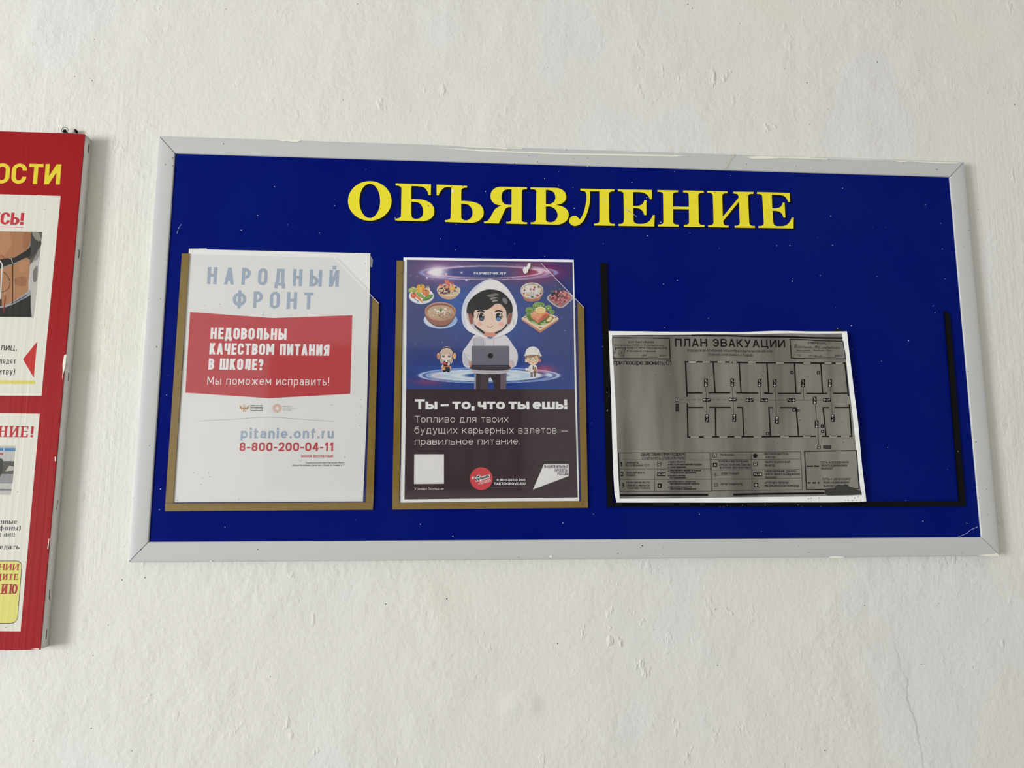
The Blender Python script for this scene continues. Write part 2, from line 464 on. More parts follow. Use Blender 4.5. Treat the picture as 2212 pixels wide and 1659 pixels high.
def glyph(F, ch, x, w, h, t, th, rnd, M, col, lay, serif):
    """draw one letter in a box w x h at x; M maps letter coordinates to the wall"""
    src = LOW.get(ch) or G.get(ch)
    if not src: return
    X = lambda u: x + t / 2 + u * (w - t)
    Z = lambda v: th / 2 + v * (h - th)
    def S(pts, wd=None, closed=False):
        F.stroke([M(*p) for p in pts], t if wd is None else wd, col, lay, closed, th if wd is None else None)
    def arc(cx, cz, rx, rz, a0, a1, n=9):
        return [(cx + rx * math.cos(math.radians(a0 + (a1 - a0) * i / n)), cz + rz * math.sin(math.radians(a0 + (a1 - a0) * i / n))) for i in range(n + 1)]
    def ring(x0, z0, x1, z1):
        rx = (x1 - x0) / 2
        rz = (z1 - z0) / 2 if rnd >= 1 else min((z1 - z0) / 2, rx * 1.02)
        cx = (x0 + x1) / 2
        p = arc(x1 - rx, z1 - rz, rx, rz, 0, 90) + arc(x0 + rx, z1 - rz, rx, rz, 90, 180)
        return p + arc(x0 + rx, z0 + rz, rx, rz, 180, 270) + arc(x1 - rx, z0 + rz, rx, rz, 270, 360)
    for k, a in src[1]:
        if k == 'V':
            xv = X(a[0]); z0, z1 = (a[1], a[2]) if len(a) > 2 else (0, 1)
            if ch == '!': z0 = max(.3, t * 1.75 / h)
            S([(xv, Z(z0) - th / 2), (xv, Z(z1) + th / 2)], t)
            if serif and len(a) < 3:
                for zz in (th / 2, h - th / 2): S([(xv - t * .92, zz), (xv + t * .92, zz)], th)
        elif k == 'H':
            x0, x1 = (a[1], a[2]) if len(a) > 2 else (0, 1)
            S([(X(x0) - t / 2, Z(a[0])), (X(x1) + t / 2, Z(a[0]))], th)
            if serif and a[0] in (0, 1) and x1 >= .9 and ch.upper() in 'ЕТГБ':
                zz = Z(a[0]); s = -1 if a[0] else 1
                S([(X(x1) + t / 4, zz), (X(x1) + t / 4, zz + s * h * .24)], t * .45)
        elif k == 'D':
            if a[1] > a[3]: a = [a[2], a[3], a[0], a[1]]
            x0, z0, x1, z1 = X(a[0]), Z(a[1]), X(a[2]), Z(a[3])
            e0 = th / 2 if abs(a[1]) < .011 else 0; e1 = th / 2 if abs(a[3] - 1) < .011 else 0
            sl = (x1 - x0) / (z1 - z0)
            tt = t * (0.55 if serif and ch.upper() in 'ИН' else 1.0)
            hw = tt / 2 * math.sqrt(1 + sl * sl)
            if e0 and e1 and ch in 'ИЙий': hw = min(hw, tt * .62)
            za, zb = z0 - e0, z1 + e1
            pts = [(x0 - hw, za), (x0 + hw, za), (x1 + hw, zb), (x1 - hw, zb)]
            F.tri([M(*p) for p in pts], [(0, 1, 2), (0, 2, 3)], col, lay)
        elif k == 'O':
            S(ring(X(a[0]), Z(a[1]), X(a[2]), Z(a[3])), None, True)
        elif k in 'Bb':
            x0, z0, x1, z1 = X(a[0]), Z(a[1]), X(a[2]), Z(a[3])
            xt, xb = (X(a[4]), X(a[5])) if len(a) > 4 else (x0, x0)
            rz = (z1 - z0) / 2
            rx = min((x1 - x0), rz * (1.05 if rnd < 1 else 1.15))
            if k == 'B': p = [(xt, z1)] + arc(x1 - rx, z1 - rz, rx, rz, 90, -90, 14) + [(xb, z0)]
            else: p = [(x1, z1)] + arc(x0 + rx, z1 - rz, rx, rz, 90, 270, 14) + [(x1, z0)]
            S(p)
        elif k in 'Cc':
            x0, z0, x1, z1 = X(a[0]), Z(a[1]), X(a[2]), Z(a[3])
            rx = (x1 - x0) / 2
            rz = (z1 - z0) / 2 if rnd >= 1 else min((z1 - z0) / 2, rx * 1.02)
            lo, hi = z0 + a[4] * (z1 - z0), z0 + a[5] * (z1 - z0)
            top = arc(x1 - rx, z1 - rz, rx, rz, 0, 90) + arc(x0 + rx, z1 - rz, rx, rz, 90, 180)
            bot = arc(x0 + rx, z0 + rz, rx, rz, 180, 270) + arc(x1 - rx, z0 + rz, rx, rz, 270, 360)
            full = [(x1, hi)] + [p for p in top if not (p[0] > x1 - rx and p[1] < hi)] + [p for p in bot if not (p[0] > x1 - rx and p[1] > lo)]
            if bot[-1][1] < lo: full.append((x1, lo))
            if k == 'c': full = [(x0 + x1 - p[0], p[1]) for p in full]
            S(full)
        elif k == 'P':
            p = [(X(a[i]), Z(a[i + 1])) for i in range(0, len(a), 2)]
            S(smooth(p, False, 4))
        elif k == 'S':
            s = t * 1.08; xv, zz = X(a[0]), Z(a[1]) - th / 2
            F.tri([M(*p) for p in [(xv - s / 2, zz), (xv + s / 2, zz), (xv + s / 2, zz + s), (xv - s / 2, zz + s)]], [(0, 1, 2), (0, 2, 3)], col, lay)

def text(F, s, p0, p1, H, t=.14, sp=.14, xh=.72, rnd=1, col=(1, 1, 1, 1), lay=1, serif=False, space=.34, th=None, lean=0.0):
    """lettering s whose baseline runs from pixel p0 to p1, capitals H pixels tall; t, sp as shares of that height"""
    d = F.d + lay * LAY
    A, B = at(*p0, d), at(*p1, d)
    L = math.dist(A, B); ux, uz = (B[0] - A[0]) / L, (B[1] - A[1]) / L
    Hm = H * L / math.dist(p0, p1)
    t *= Hm; sp *= Hm; th = t * .42 if serif else (t * .94 if th is None else th * Hm)
    fixed, var = 0.0, 0.0
    for ch in s:
        if ch == ' ': fixed += space * Hm; continue
        w = (LOW.get(ch) or G.get(ch) or (.6, []))[0]
        if w < .2: fixed += t * 1.05
        else: var += w * Hm
        fixed += sp
    fixed -= sp
    ws = max(.15, (L - fixed) / max(var, 1e-6)) if var else 1
    x = 0.0
    for ch in s:
        if ch == ' ': x += space * Hm; continue
        w = (LOW.get(ch) or G.get(ch) or (.6, []))[0]
        w = t * 1.05 if w < .2 else max(w * Hm * ws, t * 1.05)
        h = Hm * xh if ch in LOW else Hm
        M = lambda a, b: (A[0] + (a + b * lean) * ux - b * uz, A[1] + (a + b * lean) * uz + b * ux)
        glyph(F, ch, x, w, h, t, th, rnd, M, col, lay, serif)
        x += w + sp

# ------------------------------------------------------------------ the setting
wall = box('wall_back', -4.4, 3.2, 0.0, 0.12, 0.0, 3.0, wall_material()); tag(wall, kind='structure')
fl = box('floor', -4.52, 3.2, -4.12, 0.12, -0.1, 0.0, mat('floor_boards', (0.25, 0.245, 0.24, 1), 0.5, noise=((3, 30, 3), 0.5, (0.19, 0.185, 0.18, 1)))); tag(fl, kind='structure')
paint = mat('corridor_paint', (0.60, 0.60, 0.58, 1), 0.7)
def ring_wall(name, x0, x1, ya, yb, z0, z1, wy0, wy1, wz0, wz1):
    """wall across x with one window opening"""
    v, f = [], []
    for (a0, a1, b0, b1) in ((ya, yb, z0, wz0), (ya, yb, wz1, z1), (ya, wy0, wz0, wz1), (wy1, yb, wz0, wz1)):
        b = len(v)
        v += [(x, y, z) for z in (b0, b1) for y in (a0, a1) for x in (x0, x1)]
        f += [tuple(b + i for i in q) for q in ((0, 2, 3, 1), (4, 5, 7, 6), (0, 1, 5, 4), (2, 6, 7, 3), (0, 4, 6, 2), (1, 3, 7, 5))]
    return mesh_obj(name, v, f, paint)
tag(ring_wall('wall_left', -4.4, -4.28, -4.0, 0.0, 0.0, 3.0, -3.47, -1.93, 0.48, 2.12), kind='structure')
wf = [(-3.47, -1.93, 0.48, 0.53), (-3.47, -1.93, 2.07, 2.12), (-3.47, -3.42, 0.53, 2.07), (-1.98, -1.93, 0.53, 2.07)]
v, f = [], []
for (a0, a1, b0, b1) in wf:
    b = len(v); v += [(x, y, z) for z in (b0, b1) for y in (a0, a1) for x in (-4.38, -4.30)]
    f += [tuple(b + i for i in q) for q in ((0, 2, 3, 1), (4, 5, 7, 6), (0, 1, 5, 4), (2, 6, 7, 3), (0, 4, 6, 2), (1, 3, 7, 5))]
tag(mesh_obj('window_1', v, f, mat('white_frame', (0.75, 0.75, 0.73, 1), 0.4)), kind='structure')
tag(box('wall_front', -4.4, 3.2, -4.12, -4.0, 0.0, 3.0, paint), kind='structure')

# ------------------------------------------------------------------ the blue notice board
M_rail = mat('grey_plastic', (0.58, 0.595, 0.59, 1), 0.45, 0.25, FLY, noise=((1.5, 1.5, 1.5), 0.3, (0.56, 0.57, 0.555, 1)))
M_blue = mat('blue_panel', (0.0006, 0.0055, 0.158, 1), 0.32, 0.035, WDOT, noise=((5, 5, 3.5), 0.6, (0.004, 0.014, 0.170, 1)), bump=((900, 900, 900), 0.06, 0.0004))
OUT = [at(343, 293), at(2083, 349), at(2161, 1201), at(277, 1215)]
INN = [at(377, 331.5), at(2053, 381), at(2119.5, 1163), at(321, 1168.5)]
ox0, ox1 = (OUT[0][0] + OUT[3][0]) / 2, (OUT[1][0] + OUT[2][0]) / 2
oz1, oz0 = (OUT[0][1] + OUT[1][1]) / 2, (OUT[2][1] + OUT[3][1]) / 2
ix0, ix1 = (INN[0][0] + INN[3][0]) / 2, (INN[1][0] + INN[2][0]) / 2
iz1, iz0 = (INN[0][1] + INN[1][1]) / 2, (INN[2][1] + INN[3][1]) / 2
PANEL = 0.0098
board = empty('notice_board', (0.5 * (ox0 + ox1), 0.0, oz0),
              'wide blue notice board with light grey frame and big yellow serif heading', 'notice board')
panel = slab_xz('panel', [(ox0 + .0006, oz0 + .0006), (ox1 - .0006, oz0 + .0006), (ox1 - .0006, oz1 - .0006), (ox0 + .0006, oz1 - .0006)], 0.001, PANEL, M_blue, board)
tag(panel, 'glossy deep blue panel')

def rail(oa, ob, ia, ib):
    """one mitred side of the frame: outer edge oa-ob, inner edge ia-ib"""
    u = Vector((ob[0] - oa[0], ob[1] - oa[1])).normalized()
    gap = 0.00045
    prof = [(0.0, 0.0), (0.0, .0106), (.03, .0117), (.09, .0120), (.30, .0123), (.62, .0122), (.88, .0120), (.965, .0116), (1.0, .0108), (1.0, .0099)]
    v = []
    for s, d in prof:
        a = (oa[0] + (ia[0] - oa[0]) * s + u.x * gap, oa[1] + (ia[1] - oa[1]) * s + u.y * gap)
        b = (ob[0] + (ib[0] - ob[0]) * s - u.x * gap, ob[1] + (ib[1] - ob[1]) * s - u.y * gap)
        v += [(a[0], -d, a[1]), (b[0], -d, b[1])]
    n = len(prof)
    f = [(2 * i, 2 * i + 1, 2 * i + 3, 2 * i + 2) for i in range(n - 1)]
    f += [tuple(2 * i for i in range(n)), tuple(2 * i + 1 for i in reversed(range(n)))]
    o = mesh_obj('frame_rail', v, f, M_rail, board, True)
    o.data.set_sharp_from_angle(angle=math.radians(25))
    return o
oc = [(ox0, oz1), (ox1, oz1), (ox1, oz0), (ox0, oz0)]
ic = [(ix0, iz1), (ix1, iz1), (ix1, iz0), (ix0, iz0)]
for i in range(4):
    rail(oc[(i + 1) % 4], oc[i], ic[(i + 1) % 4], ic[i])

# dried cream wall paint slopped over the edges of the frame
M_cream = mat('cream_paint', alb('dedbcf'), 0.6)
def smear(px, d=0.01255):
    Fm = Flat(d); Fm.poly(px); Fm.build('paint_smear', M_cream, board)
smear([(596, 301.5), (650, 303), (648, 305), (640, 306.5), (628, 306), (620, 304.5), (612, 305.5), (604, 303.5)])
smear([(736, 306), (758, 306.5), (752, 308), (744, 307.5)])
smear([(950, 313.5), (1130, 320), (1128, 322), (1100, 321), (1092, 322.5), (1060, 319.5), (1020, 318.5), (985, 316)])
smear([(930, 318), (1040, 324), (1210, 331), (1400, 333.5), (1484, 336), (1460, 338), (1380, 337), (1200, 333.5), (1040, 327)])
smear([(1612, 339), (1640, 336.5), (1700, 338.5), (1790, 342), (1786, 345), (1740, 343), (1690, 341.5), (1650, 343.5), (1625, 343)])
smear([(1790, 342), (1880, 345), (1990, 348.8), (2040, 350), (2078, 351), (2060, 353.5), (2020, 352.5), (1965, 348.9), (1946, 350.5), (1928, 347), (1860, 345.8), (1795, 343.8)])
smear([(2113, 1200.5), (2130, 1197), (2155, 1195), (2160, 1201), (2140, 1202)])
smear([(1186, 1201), (1191, 1199.5), (1194, 1202), (1191, 1205), (1187, 1204)])
smear([(1790, 1203), (1800, 1201), (1824, 1202.5), (1822, 1205), (1792, 1205.5)])
smear([(453, 1211), (458, 1211), (457, 1213.5), (453, 1213)])
smear([(1749, 364.5), (1752, 361), (1753, 361.5), (1751, 365)])
M_stain = mat('tan_stain', alb('b7b4a8'), 0.6)
Fm = Flat(0.01255); Fm.poly([(1583, 333), (1590, 333.5), (1576, 352), (1570, 364), (1565, 364), (1572, 350)]); Fm.build('rust_stain', M_stain, board)

# heading: yellow letters with a printed black offset
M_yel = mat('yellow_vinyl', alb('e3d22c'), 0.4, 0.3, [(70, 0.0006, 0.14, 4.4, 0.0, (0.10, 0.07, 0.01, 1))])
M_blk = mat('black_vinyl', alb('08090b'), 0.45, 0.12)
hA, hB = crop(720, 360, 4.2538), crop(1220, 360, 4.2538)
LET = [
 (hA, ell(335, 315, 200, 182, 40), [ell(335, 314.5, 95.5, 157.5, 32)]),
 (hA, [(573,153),(898,163),(895,262),(877,262),(868,235),(852,208),(826,188),(790,181),(717,178),(717,298),(765,299),(820,304),(870,321),(908,350),(927,392),(928,420),(918,452),(888,482),(850,497),(810,502),(569,494),(570,478),(598,474),(615,466),(622,450),(626,205),(620,188),(606,178),(573,172)],
  [[(717,322),(760,325),(795,338),(818,370),(827,408),(822,445),(800,470),(772,480),(745,479),(726,470),(717,445)]]),
 (hA, [(949,165),(1229,176),(1228,193),(1198,196),(1182,204),(1176,222),(1175,315),(1240,318),(1300,328),(1348,350),(1376,388),(1382,425),(1372,462),(1342,494),(1308,510),(1272,517),(1027,508),(1027,491),(1056,488),(1073,480),(1079,462),(1084,190),(1045,188),(1018,195),(992,218),(975,246),(967,264),(949,262)],
  [[(1175,340),(1215,343),(1250,357),(1274,390),(1280,428),(1268,465),(1238,490),(1205,492),(1182,482),(1175,460)]]),
 (hA, [(1779,190),(1779,207),(1748,210),(1735,217),(1732,235),(1730,485),(1736,501),(1750,509),(1780,511),(1780,528),(1590,523),(1590,507),(1620,504),(1634,495),(1637,480),(1638,371),(1608,372),(1590,380),(1575,402),(1520,522),(1385,519),(1385,503),(1410,501),(1428,488),(1440,470),(1478,402),(1500,380),(1520,368),(1545,357),(1500,348),(1464,325),(1447,290),(1446,255),(1460,220),(1490,196),(1550,185)],
  [[(1638,208),(1600,209),(1568,220),(1550,246),(1545,280),(1552,318),(1575,342),(1605,350),(1638,350)]]),
 (hA, [(1812,191),(2035,195),(2080,202),(2115,220),(2136,250),(2141,278),(2130,314),(2098,339),(2045,352),(2100,364),(2140,388),(2160,420),(2162,452),(2148,490),(2115,517),(2050,533),(1813,527),(1813,512),(1842,509),(1858,500),(1862,484),(1866,232),(1861,216),(1846,209),(1812,208)],
  [[(1953,213),(1985,216),(2018,230),(2038,262),(2040,292),(2028,322),(2000,340),(1953,344)],[(1953,366),(1995,367),(2032,386),(2056,418),(2061,448),(2050,482),(2024,505),(1990,511),(1966,505),(1953,488)]]),
 (hB, [(143,202),(456,209),(456,226),(426,229),(411,237),(407,254),(408,495),(413,513),(428,523),(459,525),(459,543),(269,540),(269,523),(300,520),(314,512),(318,494),(318,226),(233,226),(232,290),(222,370),(198,445),(166,505),(130,535),(95,545),(62,536),(42,508),(44,478),(66,456),(105,452),(140,485),(168,435),(190,360),(200,285),(197,245),(188,228),(143,219)], []),
 (hB, [(489,209),(800,214),(799,299),(782,299),(768,272),(745,250),(715,238),(680,234),(628,234),(628,361),(672,360),(700,352),(720,335),(732,308),(750,308),(750,445),(730,445),(720,418),(700,394),(672,383),(629,381),(631,490),(637,510),(655,521),(700,526),(745,519),(775,502),(796,474),(810,444),(827,445),(822,550),(494,544),(494,527),(524,524),(538,515),(543,497),(540,252),(534,236),(518,228),(489,226)], []),
 (hB, [(851,215),(1041,218),(1041,235),(1010,238),(997,246),(994,262),(995,367),(1141,369),(1139,260),(1134,246),(1120,239),(1088,237),(1088,219),(1277,222),(1277,239),(1246,242),(1231,250),(1227,266),(1232,508),(1238,525),(1252,534),(1284,537),(1284,555),(1094,552),(1094,535),(1124,532),(1138,524),(1142,508),(1141,392),(996,390),(995,505),(1001,522),(1016,530),(1047,533),(1047,551),(857,549),(857,532),(888,529),(903,521),(906,505),(903,254),(897,239),(882,233),(851,232)], []),
 (hB, [(1309,224),(1495,227),(1495,244),(1464,247),(1450,255),(1447,272),(1452,460),(1598,285),(1594,264),(1582,250),(1549,246),(1549,229),(1734,232),(1734,249),(1703,252),(1688,260),(1684,276),(1695,514),(1701,533),(1716,542),(1747,545),(1747,563),(1561,560),(1561,543),(1591,540),(1604,531),(1608,514),(1601,322),(1455,500),(1460,525),(1474,538),(1505,541),(1505,559),(1317,556),(1317,539),(1348,536),(1363,527),(1367,510),(1361,268),(1355,250),(1340,242),(1309,241)], []),
 (hB, [(1766,233),(2068,241),(2070,325),(2054,325),(2040,296),(2018,272),(1985,262),(1950,259),(1902,258),(1906,384),(1945,383),(1975,374),(1993,357),(2003,330),(2020,330),(2027,467),(2010,467),(1998,438),(1978,418),(1950,408),(1908,405),(1915,500),(1920,530),(1938,544),(1970,547),(2025,541),(2052,525),(2072,498),(2087,467),(2104,467),(2102,568),(1779,562),(1779,546),(1809,543),(1824,534),(1829,516),(1815,278),(1809,261),(1794,253),(1766,250)], []),
]
names = 'О Б Ъ Я В Л Е Н И Е'.split()
def fair(pts, corner=40.0, n=5):
    """round the gentle turns of a drawn outline, keep its corners and straights"""
    N = len(pts); V = [Vector(p) for p in pts]; out = []
    tin, tout = [], []
    for i in range(N):
        a, b = V[i] - V[i - 1], V[(i + 1) % N] - V[i]
        la, lb = a.length, b.length; ua, ub = a / la, b / lb
        if math.degrees(ua.angle(ub)) > corner: tin.append(ua); tout.append(ub); continue
        t = ua if la > 2.2 * lb else ub if lb > 2.2 * la else (ua * lb + ub * la).normalized()
        tin.append(t); tout.append(t)
    for i in range(N):
        j = (i + 1) % N; L = (V[j] - V[i]).length
        for k in range(n):
            u = k / n; h = (2 * u ** 3 - 3 * u * u + 1, u ** 3 - 2 * u * u + u, -2 * u ** 3 + 3 * u * u, u ** 3 - u * u)
            p = V[i] * h[0] + tout[i] * L * h[1] + V[j] * h[2] + tin[j] * L * h[3]
            out.append((p.x, p.y))
    return out
for (cv, outl, holes), nm in zip(LET, names):
    outl, holes = fair(outl), [fair(h) for h in holes]
    Fl = Flat(PANEL + .00025); Fl.poly([cv(*p) for p in outl], lay=0, holes=[[cv(*p) for p in h] for h in holes])
    lo = Fl.build('heading_letter', M_yel, board)
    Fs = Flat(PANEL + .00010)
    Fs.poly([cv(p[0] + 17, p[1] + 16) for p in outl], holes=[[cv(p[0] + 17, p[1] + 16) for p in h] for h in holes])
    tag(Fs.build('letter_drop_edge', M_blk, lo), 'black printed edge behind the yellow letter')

# scratches on the panel
M_scr = mat('pale_scratch', alb('aab4d6'), 0.5)
for pts, w in (([(2068, 1161), (2090, 1151), (2096, 1145), (2112, 1138)], .8), ([(1348, 449), (1360, 457), (1375, 468)], .9), ([(1350, 455), (1357, 454), (1362, 459)], 1.0), ([(1300, 429), (1313, 437)], .6), ([(1348, 462), (1366, 477)], .5), ([(382, 505), (386, 492), (392, 484)], .6)):
    Fs = Flat(PANEL + .0003); Fs.line(pts, w); Fs.build('scratch', M_scr, board)
Fs = Flat(PANEL + .0004); Fs.poly(ell(978, 413, 2.4, 3.6)); Fs.build('paint_fleck', M_cream, board)

# ------------------------------------------------------------------ pockets on the board
M_gold = mat('brushed_gold', (0.25, 0.152, 0.004, 1), 0.45, 0.2, [(70, 0.0007, 0.22, 2.7, 0.0, (0.05, 0.035, 0.01, 1))], noise=((900, 900, 14), 0.5, (0.185, 0.105, 0.003, 1)))
M_bstrip = mat('black_strip', alb('070807'), 0.5, 0.12, [(220, 0.0006, 0.25, 6.1, 0.5, (0.35, 0.35, 0.3, 1))])
M_clear = clear_material()
M_edge = mat('cut_plastic_edge', alb('dfe2e2'), 0.3)
c6, c7, c8, c9 = crop(380, 520, 4.8087), crop(340, 820, 4.424), crop(840, 540, 4.9156), crop(840, 820, 4.9156)
SHEET = PANEL + .0022
def pocket(sheet, strips, label, edge):
    s = slab('pocket_window', sheet, SHEET, SHEET + .0008, M_clear, board)
    tag(s, label)
    for px in strips:
        o = slab('edge_strip', px, PANEL + .0002, SHEET - .00005, M_gold, s)
        tag(o, 'gold edge strip')
    Fe = Flat(SHEET + .0009); Fe.line(edge, 0.9); tag(Fe.build('cut_edge', M_edge, s), 'bright cut edge of the clear plastic')
pocket([c6(64, 140), c6(1645, 178), (818.4, 655.2), (806.8, 1085), (805.2, 1101), (356.3, 1104.4), (357, 1086.7)],
       [[(392.9, 547.4), (408.7, 547.4), (373.5, 1086.7), (357, 1086.7)],
        [(356.3, 1087.9), (806, 1085), (805.2, 1101), (356.3, 1104.4)],
        [(804.2, 641.2), (818.4, 655.2), (806.4, 1084.6), (790.3, 1084.6)]],
       'clear plastic pocket with gold edges, leftmost on the board', [c6(1645, 178), (818.4, 655.2)])
pocket([(857, 563), (878.6, 563.6), (1168.5, 568.5), (1261.5, 664.5), (1270, 1082), (1270, 1096.8), (847, 1100.7), (848.5, 1082)],
       [[(856.9, 562.8), (870.5, 562.8), (861.6, 1100.6), (847.1, 1100.8)],
        [(861.8, 1086.5), (1270, 1082.6), (1270, 1096.8), (861.6, 1100.5)],
        [(1247.9, 653.9), (1261.5, 664.5), (1269.5, 1082.3), (1256, 1082.4)]],
       'clear plastic pocket with gold edges, in the middle of the board', [(1168.5, 568.5), (1261.5, 664.5)])
for px in ([(1297.5, 567.5), (1311, 567.5), (1324.5, 1095.5), (1312, 1095.8)],
           [(1324.8, 1086.8), (2086, 1083), (2086.2, 1094.2), (1324.9, 1095.6)],
           [(2040.5, 670.7), (2052, 679), (2085.6, 1082.6), (2072.8, 1082.8)]):
    tag(slab('edge_strip', px, PANEL + .0002, PANEL + .0022, M_bstrip, board), 'black edge strip of the right-hand pocket')

# ------------------------------------------------------------------ poster with the red banner
M_ink = mat('printed_ink', None, 0.55, 0.10, attr=True)
M_paper = mat('white_paper', alb('d5d4d2'), 0.65, 0.2, [(60, 0.00045, 0.12, 7.7, 0.0, (0.12, 0.11, 0.10, 1)), (120, .0004, .2, 2.2, .56, (0.2, 0.2, 0.19, 1))], noise=((5, 5, 5), 0.25, alb('cbcbca')))
PAP = PANEL + .0008
UNDER = True            # inks behind the clear sheets look paler than they are
ELOC = E0
def C(h, e=None):
    e = e or ELOC
    if not UNDER: return alb(h, e)
    return tuple(min(.92, max(.004, c - .022) / (.95 * e)) for c in srgb(h)) + (1.0,)
GRY, RED, WHT = C('97a4b4'), C('b0464a'), C('e9e6e2')
DRK = C('2c2e33')
p1 = slab('poster', [(408, 538), (800, 547.3), (798.5, 640), (792, 900), (784, 1083), (375.5, 1085), (379, 1030), (397, 760)], PANEL + .0004, PAP, M_paper)
tag(p1, 'white poster with a pointed red banner, held in the leftmost pocket', 'poster', 'posters in the gold edged pockets')
def ink(fn, name, parent, d=None, label=None):
    F = Flat((PAP + .00004) if d is None else d); fn(F); o = F.build(name, M_ink, parent)
    if label: o['label'] = label
    return o
def _title(F):
    text(F, 'НАРОДНЫЙ', c6(322, 449), c6(1689, 481), 38.4, t=.185, sp=.42, rnd=0, col=GRY)
    text(F, 'ФРОНТ', c6(585, 697), c6(1423, 713), 38.4, t=.185, sp=.40, rnd=0, col=GRY)
ink(_title, 'heading_text', p1, label='grey wide-spaced heading')
ban = ink(lambda F: F.poly([c6(148, 740), c6(1005, 803), c6(1833, 774), c7(1843, 136), c7(1065, 178), c7(267, 125)], RED), 'banner', p1, label='red banner with pointed lower edge')
def _bt(F):
    text(F, 'НЕДОВОЛЬНЫ', c6(357, 1019), c6(1147, 1030), 25.4, t=.205, sp=.115, rnd=0, col=WHT)
    text(F, 'КАЧЕСТВОМ ПИТАНИЯ', c6(346, 1180), c6(1592, 1195), 25.4, t=.205, sp=.11, rnd=0, col=WHT, space=.38)
    text(F, 'В ШКОЛЕ?', c6(336, 1339), c6(906, 1346), 25.4, t=.205, sp=.115, rnd=0, col=WHT, space=.34)
    text(F, 'Мы поможем исправить!', c7(476, 48), c7(1640, 56), 18.2, t=.10, sp=.20, rnd=0, col=WHT, space=.42, xh=.74)
ink(_bt, 'banner_text', ban, PAP + .00008, 'white lettering')
cE = crop(500, 860, 13.825)
def _em(F):
    T = C('b08d63')
    for s in (-1, 1):
        q = [(383 + s * dx, y) for dx, y in ((60, 345), (40, 300), (75, 265), (115, 225), (135, 203), (138, 240), (128, 300), (95, 345))]
        F.poly([cE(*p) for p in smooth(q)], T)
    F.poly([cE(*p) for p in smooth([(318, 380), (383, 362), (435, 380), (420, 402), (383, 410), (335, 402)])], T)
    for x, y, r in ((385, 202, 15), (345, 220, 11), (425, 220, 11)): F.poly([cE(*p) for p in ell(x, y, r, r, 10)], T)
    F.line([cE(345, 225), cE(375, 262), cE(395, 262), cE(425, 225)], 1.0, T)
    F.poly([cE(*p) for p in [(345, 278), (418, 278), (418, 335), (382, 350), (345, 335)]], C('6e3f35'), 1)
    F.poly([cE(*p) for p in ell(383, 305, 17, 20, 10)], C('d8cdc4'), 2)
crest = ink(_em, 'emblem', p1, label='tan double winged crest')
def _em2(F):
    T = C('c59a86')
    for r in (128, 64): F.line([cE(*p) for p in ell(1362, 303, r, r, 36)], .8, T, 1, True)
    F.poly([cE(*p) for p in ell(1362, 303, 128, 125, 36)], C('d9c8bf'), 0, [[cE(*p) for p in ell(1362, 303, 66, 64, 28)]])
    for k in range(14):
        a = math.radians(k * 360 / 14)
        F.line([cE(1362 + 70 * math.cos(a), 303 + 70 * math.sin(a)), cE(1362 + 122 * math.cos(a + .22), 303 + 122 * math.sin(a + .22))], .7, T, 1)
        F.line([cE(1362 + 70 * math.cos(a), 303 + 70 * math.sin(a)), cE(1362 + 122 * math.cos(a - .22), 303 + 122 * math.sin(a - .22))], .7, T, 1)
ringo = ink(_em2, 'emblem', p1, label='pale round ring ornament')
def _emt(F):
  if F.which == 0:
    for i, s in enumerate(('МИНИСТЕРСТВО', 'ПРОСВЕЩЕНИЯ', 'РОССИЙСКОЙ', 'ФЕДЕРАЦИИ')):
        text(F, s, cE(565, 238 + 50 * i), cE(930, 239 + 50 * i), 2.3, t=.26, sp=.30, col=DRK)
  else:
    for i, (s, x) in enumerate((('ИНСТИТУТ', 1815), ('ОТРАСЛЕВОГО', 1948), ('ПИТАНИЯ', 1788))):
        text(F, s, cE(1530, 264 + 56 * i), cE(x, 264 + 56 * i), 2.8, t=.12, sp=.26, col=C('9b9ea4'))
for e_, w_ in ((crest, 0), (ringo, 1)):
    Ft = Flat(PAP + .00008); Ft.which = w_; _emt(Ft); Ft.build('emblem_text', M_ink, e_)
ink(lambda F: F.line([c7(398, 396), c7(740, 377), c7(960, 361), c7(1065, 358), c7(1180, 363), c7(1420, 381), c7(1685, 400)], .7, C('85868a')), 'rule_line', p1)
ink(lambda F: text(F, 'pitanie.onf.ru', c7(795, 562), c7(1684, 562), 22.4, t=.20, sp=.19, xh=.74, rnd=0, col=GRY), 'web_address', p1, label='grey web address')
ink(lambda F: text(F, '8-800-200-04-11', c7(783, 684), c7(1682, 684), 18.8, t=.20, sp=.15, rnd=0, col=C('b04a50')), 'phone_number', p1, label='red phone number')
def _sm(F):
    text(F, 'ЗВОНОК БЕСПЛАТНЫЙ', c7(1367, 744), c7(1677, 744), 5.2, t=.21, sp=.14, rnd=0, col=C('b04a50'))
    text(F, 'Социальная реклама Народный Фронт', c7(1415, 803), c7(1787, 801), 3.9, t=.12, sp=.13, col=DRK)
    text(F, 'Школа Республика Дагестан с. Кадар ул. Алиева д. 5', c7(1290, 828), c7(1787, 826), 3.9, t=.12, sp=.12, col=DRK)
ink(_sm, 'small_print', p1)

# bits of clear tape around the poster
M_tape = clear_material('clear_tape', 0.22, 0.97)
tag(slab('adhesive_tape', [c6(136, 80), c6(320, 76), c6(322, 92), c6(137, 95)], PANEL + .0002, PANEL + .00035, M_tape), 'clear tape strip at the top left corner of the red-banner poster', 'tape', 'bits of tape around the papers')
tag(slab('adhesive_tape', [c6(1860, 128), c6(2024, 128), c6(2022, 150), c6(2046, 200), c6(2038, 274), c6(2010, 270), c6(2012, 140), c6(1862, 138)], PANEL + .0002, PANEL + .00035, M_tape), 'clear tape piece at the top right corner of the red-banner poster', 'tape', 'bits of tape around the papers')

